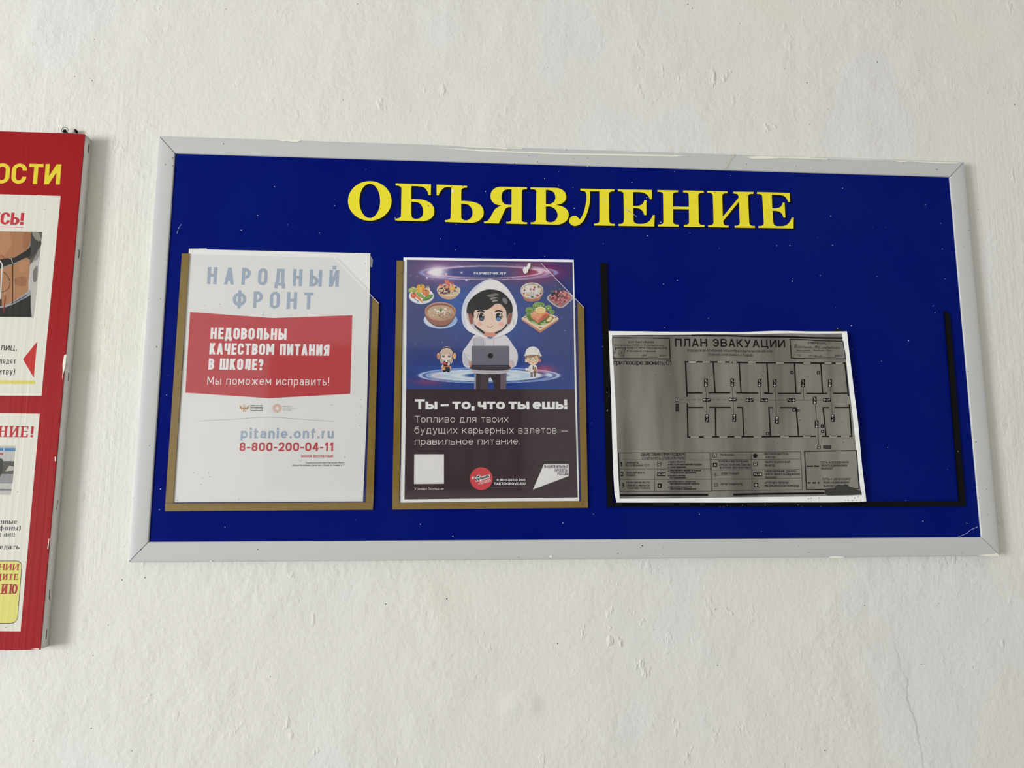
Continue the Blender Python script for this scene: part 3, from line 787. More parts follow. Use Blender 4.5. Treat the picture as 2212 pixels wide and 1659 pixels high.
# ------------------------------------------------------------------ poster with the hooded figure
M_paper2 = mat('bright_paper', alb('f0eeeb'), 0.6, 0.2, [(70, 0.0005, 0.10, 2.7, 0.0, (0.3, 0.3, 0.3, 1))])
p2 = slab('poster', [(871.6, 556), (1239.4, 561), (1251, 1082.3), (1100, 1083), (863.2, 1085.8), (866, 1000)], PANEL + .0004, PAP, M_paper2)
tag(p2, 'dark poster with a white-hooded figure holding a laptop, in the middle pocket', 'poster', 'posters in the gold edged pockets')
def art_bg(name, corners, nx, ny, fn, parent, d):
    """printed picture: a fine grid whose ink colour is given by fn(px, py) in sRGB 0..255"""
    (ax, ay), (bx, by), (cx, cy), (dx, dy) = corners
    u = np.linspace(0, 1, nx + 1)[None, :]; w = np.linspace(0, 1, ny + 1)[:, None]
    px = (ax * (1 - u) + bx * u) * (1 - w) + (dx * (1 - u) + cx * u) * w
    py = (ay * (1 - u) + by * u) * (1 - w) + (dy * (1 - u) + cy * u) * w
    rgb = np.clip(fn(px, py) / 255.0, 0, 1)
    lin = np.where(rgb <= .04045, rgb / 12.92, ((rgb + .055) / 1.055) ** 2.4)
    lin = np.maximum(.004, lin - .022) / (.95 * E0)
    verts = [(*(lambda q: (q[0], -d, q[1]))(at(x, y, d)),) for x, y in zip(px.ravel(), py.ravel())]
    W = nx + 1
    faces = [(j * W + i, (j + 1) * W + i, (j + 1) * W + i + 1, j * W + i + 1) for j in range(ny) for i in range(nx)]
    me = bpy.data.meshes.new(name); me.from_pydata(verts, [], faces)
    ca = me.color_attributes.new('ink', 'FLOAT_COLOR', 'POINT')
    a = np.ones((lin.shape[0] * lin.shape[1], 4)); a[:, :3] = np.minimum(lin.reshape(-1, 3), .92)
    ca.data.foreach_set('color', a.ravel().astype(np.float32))
    me.materials.append(M_ink)
    return link(bpy.data.objects.new(name, me), parent)
def lerp(c, col, m):
    m = np.clip(m, 0, 1)[..., None]
    return c * (1 - m) + np.array(col, float) * m
def gauss(x, y, cx, cy, rx, ry): return np.exp(-(((x - cx) / rx) ** 2 + ((y - cy) / ry) ** 2))
def art(x, y):
    c = np.zeros(x.shape + (3,)) + np.array((62, 72, 122.))
    c = lerp(c, (66, 66, 98), .75 * np.clip((640 - y) / 60, 0, 1))
    c = lerp(c, (74, 76, 112), .5 * np.clip((1010 - x) / 130, 0, 1) * np.clip((760 - y) / 60, 0, 1))
    c = lerp(c, (56, 98, 172), .75 * gauss(x, y, 985, 655, 42, 55))
    c = lerp(c, (60, 92, 160), .5 * gauss(x, y, 1100, 690, 70, 80))
    c = lerp(c, (34, 62, 140), .75 * gauss(x, y, 1055, 815, 175, 42))
    c = lerp(c, (48, 72, 135), .6 * np.clip((y - 822) / 14, 0, 1))
    # upper ring of light
    q = lambda cx, cy, rx, ry: np.sqrt(((x - cx) / rx) ** 2 + ((y - cy) / ry) ** 2)
    qa, qb, qc = q(1055.5, 589, 146, 16.6), q(1050, 588, 122, 13), q(1056, 589, 128, 15.4)
    c = lerp(c, (146, 92, 140), .75 * gauss(x, y, 960, 586, 70, 30))
    c = lerp(c, (172, 62, 92), .8 * gauss(x, y, 1150, 588, 62, 21))
    c = lerp(c, (58, 70, 128), .85 * (qb < .80) * np.clip((1140 - x) / 60, 0, 1))
    c = lerp(c, (190, 175, 215), .75 * np.exp(-((qc - 1) / .045) ** 2))
    c = lerp(c, (150, 170, 220), .7 * np.exp(-((qa - 1) / .035) ** 2) * (np.abs(x - 1055) > 60))
    c = lerp(c, (235, 225, 235), .8 * np.exp(-((qb - .97) / .05) ** 2))
    c = lerp(c, (240, 225, 235), 1.1 * gauss(x, y, 944, 587, 20, 12))
    c = lerp(c, (235, 222, 230), .9 * np.exp(-((q(1050, 589, 150, 15) - 1.0) / .03) ** 2) * gauss(x, y, 1050, 604, 110, 6))
    c = lerp(c, (232, 205, 218), .9 * np.exp(-((qc - 1.0) / .10) ** 2) * gauss(x, y, 1165, 584, 22, 7))
    # lower ring of light
    la, lb = q(1057, 811, 149, 16.5), q(1050, 811, 122, 13)
    c = lerp(c, (60, 110, 190), .6 * gauss(x, y, 1040, 797, 120, 7))
    c = lerp(c, (176, 62, 92), .85 * gauss(x, y, 1172, 799, 26, 9))
    c = lerp(c, (150, 70, 100), .6 * gauss(x, y, 925, 826, 35, 7))
    c = lerp(c, (214, 218, 220), np.clip((1.04 - lb) / .08, 0, 1) * .95)
    c = lerp(c, (150, 185, 210), .6 * np.exp(-((lb - .72) / .10) ** 2))
    c = lerp(c, (178, 160, 190), .5 * gauss(x, y, 945, 812, 20, 6))
    c = lerp(c, (44, 84, 150), np.clip((.46 - lb) / .16, 0, 1))
    c = lerp(c, (205, 220, 235), .85 * np.exp(-((la - 1) / .035) ** 2) * (np.abs(x - 1057) > 20))
    c = lerp(c, (170, 205, 232), .75 * np.exp(-((la - .90) / .03) ** 2))
    c = lerp(c, (215, 230, 235), .9 * gauss(x, y, 1184, 810, 9, 3.5))
    # scattered stars
    rs = np.random.RandomState(4)
    for k in range(58):
        sx, sy = rs.uniform(885, 1232), rs.uniform(568, 835)
        if k % 2: sx = rs.uniform(930, 1035); sy = rs.uniform(600, 790)
        c = lerp(c, (205, 215, 240), rs.uniform(.3, .9) * gauss(x, y, sx, sy, .9, .9))
    for sx, sy in ((997, 588.8), (922.5, 600), (963.5, 592), (1007.5, 605)):
        c = lerp(c, (245, 240, 245), gauss(x, y, sx, sy, 2.0, 2.0))
    return c
ART = PAP + .00004
bgd = art_bg('background_picture', [(878.8, 561.2), (1236.8, 566.2), (1241.8, 841), (877.2, 840.5)], 300, 240, art, p2, ART)
tag(bgd, 'blue star field with two glowing rings')
dark = ink(lambda F: F.poly([(877.2, 840.5), (1241.8, 841), (1248, 1074.6), (873.6, 1078.8)], C('3f3437')), 'caption_field', p2, ART, 'dark brown lower field')
L2 = ART + .00004
def _cap(F):
    text(F, 'Ты – то, что ты ешь!', c9(275, 315), c9(1895, 315), 21.6, t=.285, sp=.075, xh=.77, col=WHT, space=.26, th=.22)
def _body(F):
    W = C('d9d3d0')
    text(F, 'Топливо для твоих', c9(275, 455), c9(1270, 453), 14.0, t=.085, sp=.20, xh=.78, col=W, space=.52)
    text(F, 'будущих карьерных взлетов —', c9(272, 571), c9(1900, 572), 14.0, t=.085, sp=.20, xh=.78, col=W, space=.52)
    text(F, 'правильное питание.', c9(275, 692), c9(1390, 688), 14.0, t=.085, sp=.20, xh=.78, col=W, space=.52)
ink(_cap, 'caption_heading', dark, L2, 'fat white caption')
ink(_body, 'caption_text', dark, L2, 'thin white lines of text')
ink(lambda F: text(F, 'Узнай больше', c9(268, 1174), c9(583, 1173), 5.8, t=.11, sp=.17, xh=.74, col=C('d9d3d0')), 'small_caption', dark, L2)
ink(lambda F: F.poly([c9(270, 793), c9(585, 793), c9(585, 1106), c9(267, 1109)], C('d6d4d1')), 'blank_square', dark, L2, 'plain light square')
cB = crop(1000, 980, 8.508)
rnd_logo = ink(lambda F: F.poly([cB(*p) for p in ell(338, 460, 208, 210, 48)], C('c54c50')), 'round_logo', p2, L2, 'red round logo')
def _rl(F):
    F.poly([cB(*p) for p in [(222, 412), (308, 384), (322, 424), (490, 378), (502, 440), (240, 520), (228, 462)]], WHT)
    text(F, 'ТЫ', cB(232, 452), cB(310, 430), 5.0, t=.30, sp=.10, col=DRK, lean=-.1)
    text(F, 'СИЛЬНЕЕ', cB(240, 503), cB(488, 432), 5.0, t=.30, sp=.10, col=DRK, lean=-.1)
    text(F, '#', cB(165, 478), cB(216, 464), 6.2, t=.13, col=WHT)
    text(F, 'МИНЗДРАВ', cB(308, 532), cB(505, 484), 2.9, t=.17, sp=.15, col=WHT)
    text(F, 'УТВЕРЖДАЕТ!', cB(284, 572), cB(525, 510), 2.9, t=.17, sp=.15, col=WHT)
ink(_rl, 'logo_text', rnd_logo, L2 + .00004)
def _ph(F):
    text(F, '8 800 200 0 200', cB(622, 502), cB(1146, 502), 5.0, t=.22, sp=.14, col=WHT, space=.36)
    text(F, 'TAKZDOROVO.RU', cB(566, 577), cB(1147, 577), 5.4, t=.22, sp=.10, col=WHT)
    F.line([cB(550, 430), cB(1205, 430)], .5, C('8d8083')); F.line([cB(500, 617), cB(1210, 607)], .5, C('8d8083'))
ink(_ph, 'phone_number', p2, L2, 'white phone number between thin lines')
flag = ink(lambda F: F.poly([cB(1490, 189), cB(1944, 189), cB(1949, 410), cB(1286, 660)], C('d8d6d4')), 'flag_logo', p2, L2, 'white angular flag logo')
def _fg(F):
    V = C('574a5c')
    text(F, 'НАЦИОНАЛЬНЫЕ', cB(1497, 262), cB(1932, 262), 6.6, t=.16, sp=.12, rnd=0, col=V)
    text(F, 'ПРОЕКТЫ', cB(1690, 331), cB(1934, 331), 6.6, t=.16, sp=.12, rnd=0, col=V)
    text(F, 'РОССИИ', cB(1738, 401), cB(1938, 401), 6.8, t=.16, sp=.12, rnd=0, col=V)
ink(_fg, 'logo_text', flag, L2 + .00004)
ink(lambda F: text(F, 'РАЗРАБОТЧИК ИГР', c8(903, 259), c8(1245, 262), 5.6, t=.19, sp=.10, col=WHT), 'picture_title', p2, L2, 'small white title inside the upper ring')

# figure in the hoodie
cF = crop(960, 590, 6.38)
def fp(F, pts, h, lay=0, sm=True, n=5, holes=()):
    F.poly([cF(*p) for p in (smooth(pts, True, n) if sm else pts)], C(h), lay, [[cF(*p) for p in (smooth(q, True, n) if sm else q)] for q in holes])
def fl(F, pts, w, h, lay=1): F.line([cF(*p) for p in smooth(pts, False, 5)], w, C(h), lay)
def _legs(F):
    fp(F, [(412, 1370), (855, 1370), (852, 1600), (690, 1600), (668, 1490), (640, 1440), (612, 1450), (598, 1600), (412, 1600)], '3f383b', 0, False)
    fp(F, [(495, 1385), (610, 1385), (606, 1470), (592, 1600), (492, 1600)], '4f4548', 1, False)
    fp(F, [(772, 1385), (850, 1385), (850, 1600), (772, 1600)], '6a5c63', 1, False)
    fp(F, [(412, 1385), (436, 1385), (432, 1600), (412, 1600)], '8f96a8', 1, False)
def _hoodie(F):
    fp(F, [(430, 850), (378, 900), (310, 1000), (256, 1075), (246, 1170), (262, 1262), (300, 1300), (350, 1310), (395, 1330), (398, 1372), (520, 1388), (640, 1390), (760, 1388), (866, 1372), (866, 1330), (920, 1312), (968, 1290), (1000, 1240), (1013, 1150), (998, 1070), (950, 1000), (895, 915), (825, 850), (640, 820)], 'cfcbd0', 0)
    fp(F, [(395, 905), (415, 1000), (560, 1000), (556, 915), (470, 880)], 'b3b0ba', 1)
    fp(F, [(270, 1090), (330, 1180), (370, 1230), (330, 1290), (275, 1250), (255, 1160)], 'b9bac4', 1)
    fp(F, [(905, 1190), (950, 1210), (965, 1280), (930, 1300), (900, 1250)], 'b8b4bc', 1)
    fp(F, [(400, 1330), (640, 1350), (866, 1330), (866, 1372), (640, 1390), (400, 1372)], 'b4b0b8', 1)
    fl(F, [(402, 1352), (640, 1368), (864, 1350)], .7, '8e8b96', 2)
    fl(F, [(400, 905), (412, 950), (408, 1000)], .8, '8d8a98', 2)
    fl(F, [(300, 1120), (340, 1150), (372, 1160)], .7, '9c9aa6', 2)
    fl(F, [(330, 1010), (350, 1040), (375, 1060)], .7, 'b0aeb8', 2)
    # hood: outer shell, lining
    fp(F, [(640, 80), (560, 100), (430, 180), (320, 300), (256, 430), (236, 580), (256, 700), (320, 790), (430, 850), (540, 895), (630, 912), (720, 890), (825, 850), (930, 785), (992, 690), (1008, 560), (975, 390), (880, 225), (760, 120)], 'dcd9da', 2)
    fp(F, [(640, 80), (560, 100), (430, 180), (320, 300), (256, 430), (236, 580), (256, 700), (320, 790), (300, 690), (275, 560), (310, 420), (400, 270), (520, 150)], 'c6ccda', 3)
    fp(F, [(630, 220), (520, 245), (400, 320), (320, 420), (300, 560), (335, 680), (420, 780), (540, 860), (625, 908), (700, 870), (830, 780), (915, 690), (950, 560), (930, 420), (850, 310), (740, 240)], 'c0b6bd', 3)
    fl(F, [(430, 850), (540, 893), (628, 908), (720, 888), (825, 850)], .8, '9a94a0', 4)
    fl(F, [(958, 630), (955, 720)], .8, '8d8590', 4)
    for x0, x1 in ((555, 558), (690, 692)):
        F.line([cF(x0, 900), cF(x1, 1005)], 2.0, C('e6e3e4'), 4); F.line([cF(x0 - 10, 905), cF(x1 - 10, 1003)], .8, C('8e8b98'), 4)
figL = L2
legs = None
fig = ink(_hoodie, 'printed_figure', p2, figL + .00004, 'printed figure in a white hoodie')
ink(_legs, 'printed_trousers', fig, figL, 'dark brown trousers')
def _face(F):
    fp(F, [(545, 780), (720, 780), (712, 850), (632, 890), (548, 850)], 'c98f7c', 0)
    fp(F, [(590, 880), (632, 876), (668, 882), (632, 903)], '4e6f9a', 1)
    for s in ((330, 560, 355, 640), (935, 560, 905, 640)):
        fp(F, [(s[0], s[1]), (s[0] + (50 if s[0] < 600 else -50), 570), (s[2] + (40 if s[0] < 600 else -40), 690), (s[2], 690)], '8e5a4b', 0)
    fp(F, [(405, 560), (440, 500), (640, 430), (830, 480), (862, 570), (855, 680), (800, 760), (700, 808), (630, 818), (560, 805), (460, 740), (412, 660)], 'dfc4b4', 1)
    fp(F, [(600, 460), (760, 430), (830, 500), (700, 510)], 'd9b5a2', 2)
    fp(F, ell(487, 698, 34, 30, 16), 'd8a79a', 2, False); fp(F, ell(782, 700, 36, 30, 16), 'dbaa9c', 2, False)
    for x, blu in ((512, '4c5569'), (746, '5b7fae')):
        fp(F, ell(x, 608, 40, 56, 22), '2c2a2e', 3, False)
        fp(F, ell(x, 634, 31, 27, 18), blu, 4, False)
        fp(F, ell(x + 20, 584, 10, 12, 12), 'f0eeee', 5, False)
    for a in ([(455, 612), (470, 560), (512, 546), (545, 552)], [(705, 580), (735, 552), (780, 556), (802, 612)]): fl(F, a, 1.4, '2a2224', 5)
    for a in ([(452, 532), (500, 516), (556, 536)], [(696, 536), (742, 516), (806, 536)]): fl(F, a, 3.2, '29262a', 4)
    fl(F, [(590, 722), (608, 742), (632, 748), (655, 740), (668, 722)], .9, '8d4a42', 4)
    fp(F, ell(600, 664, 6, 4, 8), 'c89a8c', 4, False)
ink(_face, 'printed_face', fig, figL + .00018, 'smiling face with big eyes')
def _hair(F):
    fp(F, [(620, 225), (500, 255), (390, 330), (325, 420), (306, 520), (318, 560), (372, 560), (402, 625), (414, 520), (500, 512), (580, 508), (650, 470), (700, 425), (770, 425), (815, 470), (850, 520), (858, 625), (885, 560), (935, 540), (930, 430), (870, 330), (770, 250)], '2b2827', 0)
    fp(F, [(585, 310), (640, 290), (720, 280), (752, 300), (700, 312), (640, 330)], '77726f', 1)
    fp(F, [(630, 345), (690, 330), (750, 345), (700, 350), (650, 370)], '8b8784', 1)
    fp(F, [(655, 385), (700, 365), (740, 378), (700, 392), (665, 400)], '9a9693', 1)
    fp(F, [(800, 350), (838, 340), (868, 385), (858, 425), (825, 415), (805, 390)], '76777e', 1)
    fp(F, [(412, 705), (440, 760), (540, 835), (545, 808), (460, 745)], '2b2527', 1); fp(F, [(850, 705), (800, 768), (710, 815), (706, 840), (800, 785), (862, 720)], '2b2527', 1)
    fl(F, [(345, 455), (380, 490), (420, 505)], .7, '56504d', 1)
ink(_hair, 'printed_hair', fig, figL + .00036, 'glossy black hair')
def _lap(F):
    fp(F, [(340, 1215), (375, 1225), (378, 1290), (460, 1300), (440, 1325), (385, 1330), (350, 1290), (335, 1245)], 'b98a7c', 0)
    fp(F, [(925, 1215), (893, 1240), (890, 1290), (815, 1295), (825, 1320), (885, 1335), (925, 1300), (938, 1250)], 'd3aea4', 0)
    fp(F, [(390, 1285), (880, 1285), (865, 1335), (640, 1345), (400, 1330)], '463f47', 0)
    fp(F, [(388, 1002), (880, 1002), (892, 1012), (892, 1270), (376, 1270), (376, 1012)], '6f6d77', 1, False)
    fp(F, [(366, 1268), (896, 1268), (892, 1296), (380, 1294)], '2f2c36', 1, False)
    fp(F, [(390, 1278), (880, 1280), (878, 1292), (392, 1290)], '5d5a68', 2, False)
    fp(F, ell(635, 1138, 37, 36, 24), '262428', 2, False)
ink(_lap, 'printed_laptop', fig, figL + .00020, 'grey laptop with a dark round mark')

# food and small figures printed on the same poster
cL, cR = crop(870, 570, 11.057), crop(1110, 570, 10.369)
def P_(F, cv, pts, h, lay=0, sm=True): F.poly([cv(*p) for p in (smooth(pts) if sm else pts)], C(h), lay)
def El(F, cv, x, y, rx, ry, h, lay=0, rot=0, n=20): F.poly([cv(*p) for p in ell(x, y, rx, ry, n, rot=rot)], C(h), lay)
def grains(F, cv, cx, cy, rx, ry, n, r, cols, lay, seed):
    rs = random.Random(seed)
    for k in range(n):
        a, q = rs.uniform(0, 2 * math.pi), math.sqrt(rs.random())
        El(F, cv, cx + rx * q * math.cos(a), cy + ry * q * math.sin(a), r * rs.uniform(.7, 1.2), r * rs.uniform(.6, 1.0), rs.choice(cols), lay, n=7)
def _veg(F):
    El(F, cL, 445, 770, 298, 190, 'c9ccd6'); El(F, cL, 445, 755, 285, 170, 'e6e4e6', 1)
    for x, y, r in ((190, 620, 60), (245, 590, 55), (300, 610, 50), (170, 650, 40), (270, 640, 70)): El(F, cL, x, y, r, r * .7, '9aa45a', 1)
    for x, y, r in ((200, 610, 30), (260, 575, 32), (310, 590, 24)): El(F, cL, x, y, r, r * .6, 'c3c983', 2)
    for x in (390, 430, 478): El(F, cL, x, 590, 58, 100, 'd9a04a', 2)
    El(F, cL, 430, 590, 30, 92, 'e4b45c', 3); El(F, cL, 490, 620, 34, 85, 'cf8a44', 3)
    P_(F, cL, [(410, 540), (440, 480), (470, 470), (450, 520), (440, 560)], '71863f', 4)
    El(F, cL, 600, 610, 55, 55, 'e3d3c6', 2); P_(F, cL, [(585, 590), (570, 510), (600, 540), (630, 510), (615, 590)], '8c9c5c', 3)
    El(F, cL, 558, 690, 82, 82, 'd07a4c', 4); El(F, cL, 530, 660, 30, 24, 'e09a72', 5)
    El(F, cL, 258, 750, 72, 68, 'c96a45', 4); El(F, cL, 235, 725, 26, 20, 'dd9270', 5)
    for x, y in ((555, 640), (262, 700)): P_(F, cL, [(x - 30, y), (x - 8, y - 12), (x + 10, y - 24), (x + 14, y), (x + 32, y + 8), (x + 6, y + 16), (x - 10, y + 26)], '54623a', 6)
    El(F, cL, 415, 745, 110, 40, '6f8f4a', 4, 35); El(F, cL, 405, 735, 90, 18, '8fae62', 5, 35)
    El(F, cL, 595, 810, 138, 52, '54783a', 5, -27); El(F, cL, 590, 800, 120, 24, '76994f', 6, -27)
    P_(F, cL, [(315, 790), (350, 760), (470, 905), (462, 925)], 'd9834a', 6); P_(F, cL, [(350, 760), (385, 775), (478, 905)], 'e39a62', 7)
    for k in range(6): El(F, cL, 285 + 18 * k, 835 + 13 * k, 12, 9, '3a3734', 6, n=8)
def _fruit(F):
    P_(F, cL, [(815, 620), (850, 720), (930, 800), (1060, 848), (1200, 835), (1310, 760), (1372, 640), (1340, 560), (1100, 560), (850, 580)], 'c2a184')
    El(F, cL, 1093, 625, 280, 150, 'd9cdb8', 1, 5); El(F, cL, 1090, 625, 262, 134, 'cbb898', 2, 5)
    grains(F, cL, 1000, 640, 170, 80, 46, 19, ['2e2f45', '3a3a55', '8f3f4a', 'c4626a', '2a2a3a'], 3, 5)
    grains(F, cL, 1120, 520, 130, 90, 40, 24, ['c7606a', 'b54a4c', 'd68a72', 'e0a06a', 'd9aeb0'], 4, 6)
    grains(F, cL, 1240, 690, 90, 60, 24, 11, ['b79a78', '8d6b50', 'e0d0b6'], 3, 8)
    P_(F, cL, [(1010, 375), (1110, 405), (1085, 470), (995, 440)], 'd77a4c', 5, False); P_(F, cL, [(860, 490), (930, 480), (985, 520), (880, 525)], 'd0604c', 5, False)
    P_(F, cL, [(880, 545), (960, 515), (1000, 540), (890, 575)], 'e0b07c', 5, False)
    El(F, cL, 1185, 590, 70, 36, 'e0a14a', 6, 8); El(F, cL, 1165, 580, 36, 16, 'ecc070', 7, 8)
    for x, y in ((1000, 545), (1090, 595), (1270, 560), (1245, 645), (1110, 680), (940, 580), (1020, 700)): El(F, cL, x, y, 26, 24, '33344c', 6); El(F, cL, x + 6, y - 8, 8, 6, '9aa0b8', 7, n=8)
def _grain(F):
    El(F, cL, 900, 1340, 405, 210, 'aebdd6'); El(F, cL, 900, 1325, 392, 195, '93acd2', 1); El(F, cL, 760, 1330, 240, 165, 'cdd0d8', 2)
    P_(F, cL, [(530, 1160), (545, 1270), (600, 1360), (690, 1440), (790, 1490), (930, 1505), (1060, 1480), (1160, 1400), (1235, 1290), (1268, 1170), (1200, 1080), (600, 1080)], '5e4b48', 3)
    P_(F, cL, [(530, 1140), (548, 1250), (610, 1350), (690, 1420), (800, 1465), (940, 1475), (1070, 1440), (1170, 1370), (1245, 1260), (1268, 1140), (1200, 1050), (600, 1050)], '95695c', 4)
    El(F, cL, 899, 1135, 370, 225, 'bb8a76', 5); El(F, cL, 899, 1140, 340, 200, '8a6055', 6); El(F, cL, 900, 1165, 328, 178, 'b59a80', 7)
    grains(F, cL, 870, 1150, 290, 150, 150, 11, ['d5bda0', 'c4a88a', 'a98a6c', 'dcc8ae'], 8, 11)
    grains(F, cL, 1000, 1230, 190, 95, 120, 10, ['6b574a', '57463e', '8a7462', 'c2ab94'], 9, 12)
    for x, y, r in ((850, 1140, 48), (975, 1150, 55), (1020, 1080, 38), (775, 1100, 34)):
        El(F, cL, x, y, r, r * .55, 'ddd8d2', 10, 12); El(F, cL, x + (-18 if x < 900 else 18), y + 42, r * .36, r * .5, 'cfc8c0', 10); El(F, cL, x, y + 20, r * .4, r * .16, '5d524c', 11)
    P_(F, cL, [(905, 1040), (935, 1090), (925, 1135), (890, 1130), (868, 1080), (895, 1085)], '4e7d45', 12)
def _rice(F):
    P_(F, cR, [(150, 600), (185, 700), (240, 800), (330, 840), (460, 840), (570, 810), (640, 690), (662, 600), (600, 540), (220, 540)], 'a9735f')
    El(F, cR, 405, 600, 258, 184, 'd9d2ca', 1); El(F, cR, 405, 606, 240, 166, 'a08474', 2); El(F, cR, 400, 612, 226, 150, 'cfcbc8', 3)
    grains(F, cR, 380, 590, 180, 120, 110, 12, ['e2e0de', 'f0eeec', 'b9b6b6', 'dedada'], 4, 21)
    grains(F, cR, 430, 690, 120, 60, 60, 10, ['8f8b8c', 'b5b2b2', 'd9d6d6', '74706f'], 5, 22)
    for x, y, r, h in ((240, 590, 24, '8a4a46'), (372, 570, 26, 'b5686a'), (445, 575, 26, 'b56a6e'), (462, 525, 24, '7d4644'), (555, 520, 24, '8d5a50'), (225, 660, 24, '8d4d48'), (300, 690, 32, 'd9a050'), (605, 605, 26, 'd6a868'), (530, 705, 32, 'c25f52'), (410, 738, 26, '6d4f42'), (600, 660, 24, '7d5348'), (245, 530, 20, 'd0b070'), (465, 480, 22, 'd9c08a')):
        El(F, cR, x, y, r, r * .9, h, 6, n=12)
def _berry(F):
    P_(F, cR, [(742, 760), (790, 700), (900, 650), (1150, 620), (1280, 690), (1322, 780), (1240, 860), (1130, 960), (1050, 985), (960, 965), (850, 890), (770, 820)], 'bfb8be')
    P_(F, cR, [(765, 765), (820, 700), (950, 660), (1150, 640), (1270, 700), (1305, 785), (1220, 850), (1110, 945), (1050, 965), (960, 940), (860, 870), (790, 810)], '8f7f7c', 1)
    grains(F, cR, 1030, 740, 215, 140, 110, 26, ['a3444e', 'b8606a', '7d343e', 'd08a8a', '93505a'], 2, 31)
    grains(F, cR, 1000, 700, 140, 120, 22, 28, ['2d2c36', '3a3944', '24242c'], 3, 32)
    grains(F, cR, 1020, 780, 170, 110, 60, 12, ['d99a94', 'c0707a', 'e0b4ac', '8f3a44'], 4, 33)
    grains(F, cR, 1050, 920, 60, 40, 20, 16, ['a94450', 'c4646e'], 4, 34)
    for x, y in ((1175, 855), (1265, 755), (1230, 695)): El(F, cR, x, y, 28, 24, 'c0707c', 5)
    for q in ([(815, 592), (900, 605), (870, 640), (835, 625)], [(1005, 545), (1060, 560), (1030, 580)], [(1240, 620), (1262, 600), (1250, 650)], [(940, 905), (1000, 900), (975, 925)]): P_(F, cR, q, '5b6e55', 5)
def _toast(F):
    P_(F, cR, [(172, 1230), (180, 1265), (590, 1545), (1000, 1270), (1004, 1225), (800, 1150)], 'b97f66', 0, False)
    P_(F, cR, [(170, 1215), (290, 1140), (560, 1060), (900, 1150), (1004, 1215), (990, 1240), (610, 1478), (580, 1478), (185, 1240)], 'd9c2ab', 1, False)
    for x, y, r in ((350, 1040, 88), (540, 955, 120), (620, 925, 70), (770, 990, 78), (855, 1080, 62), (330, 1160, 70), (480, 940, 60)): El(F, cR, x, y, r, r * .85, '7f9e58', 2)
    for x, y, r in ((340, 1060, 50), (480, 960, 44), (610, 930, 46), (770, 1000, 50), (860, 1080, 38), (330, 1150, 40)): El(F, cR, x, y, r, r * .8, '638546', 3)
    P_(F, cR, [(300, 1190), (420, 1150), (850, 1170), (860, 1260), (740, 1340), (580, 1370), (440, 1330), (340, 1270)], '56753f', 3)
    P_(F, cR, [(380, 1280), (470, 1300), (560, 1370), (470, 1345)], '9db574', 4); P_(F, cR, [(600, 1330), (700, 1325), (760, 1340), (640, 1365)], '9db574', 4)
    P_(F, cR, [(368, 1185), (440, 1060), (520, 990), (690, 1040), (800, 1130), (740, 1200), (540, 1330)], 'd28a66', 5, False)
    P_(F, cR, [(560, 1260), (690, 1120), (800, 1130), (740, 1200), (540, 1330)], 'b9604e', 6, False)
    for k in range(5): F.line([cR(395 + 18 * k, 1150 - 38 * k), cR(480 + 22 * k, 1160 - 30 * k), cR(560 + 26 * k, 1240 - 45 * k)], 1.3, C('e6b698'), 6)
    P_(F, cR, [(368, 1185), (540, 1300), (640, 1220), (540, 1332)], 'c9785a', 7, False)
    El(F, cR, 605, 1050, 112, 88, 'd39a4e', 7); El(F, cR, 600, 1036, 108, 76, 'e9dcb6', 8); El(F, cR, 600, 1036, 86, 60, 'd9b562', 9)
    for k in range(9):
        a = math.radians(k * 40); F.line([cR(600, 1036), cR(600 + 84 * math.cos(a), 1036 + 58 * math.sin(a))], .6, C('efe6cc'), 10)
    P_(F, cR, [(720, 1280), (780, 1200), (830, 1160), (862, 1200), (845, 1260), (790, 1296)], 'd28c4c', 7); P_(F, cR, [(735, 1270), (785, 1205), (830, 1172), (848, 1205), (830, 1252), (785, 1282)], 'e6cda4', 8)
    for x, y in ((490, 940), (688, 1300), (770, 1000), (600, 940)): El(F, cR, x, y, 15, 15, 'd8cdb0', 9, n=10)
    for x, y in ((250, 1205), (590, 1420), (615, 1425), (570, 1415), (940, 1205)): El(F, cR, x, y, 16, 12, '5e5040', 3, n=8)
for fn, nm, lb in ((_veg, 'printed_vegetable_plate', 'plate of vegetables printed at the left'), (_fruit, 'printed_fruit_bowl', 'bowl of fruit and berries'),
                   (_grain, 'printed_grain_bowl', 'brown bowl of grain on a blue saucer'), (_rice, 'printed_rice_bowl', 'bowl of rice with fruit pieces'),
                   (_berry, 'printed_berry_bowl', 'bowl heaped with red and dark berries'), (_toast, 'printed_fish_toast', 'slice of bread with fish, salad and lemon')):
    ink(fn, nm, p2, L2, lb)
cG, cH = crop(930, 730, 16.59), crop(1110, 730, 16.59)
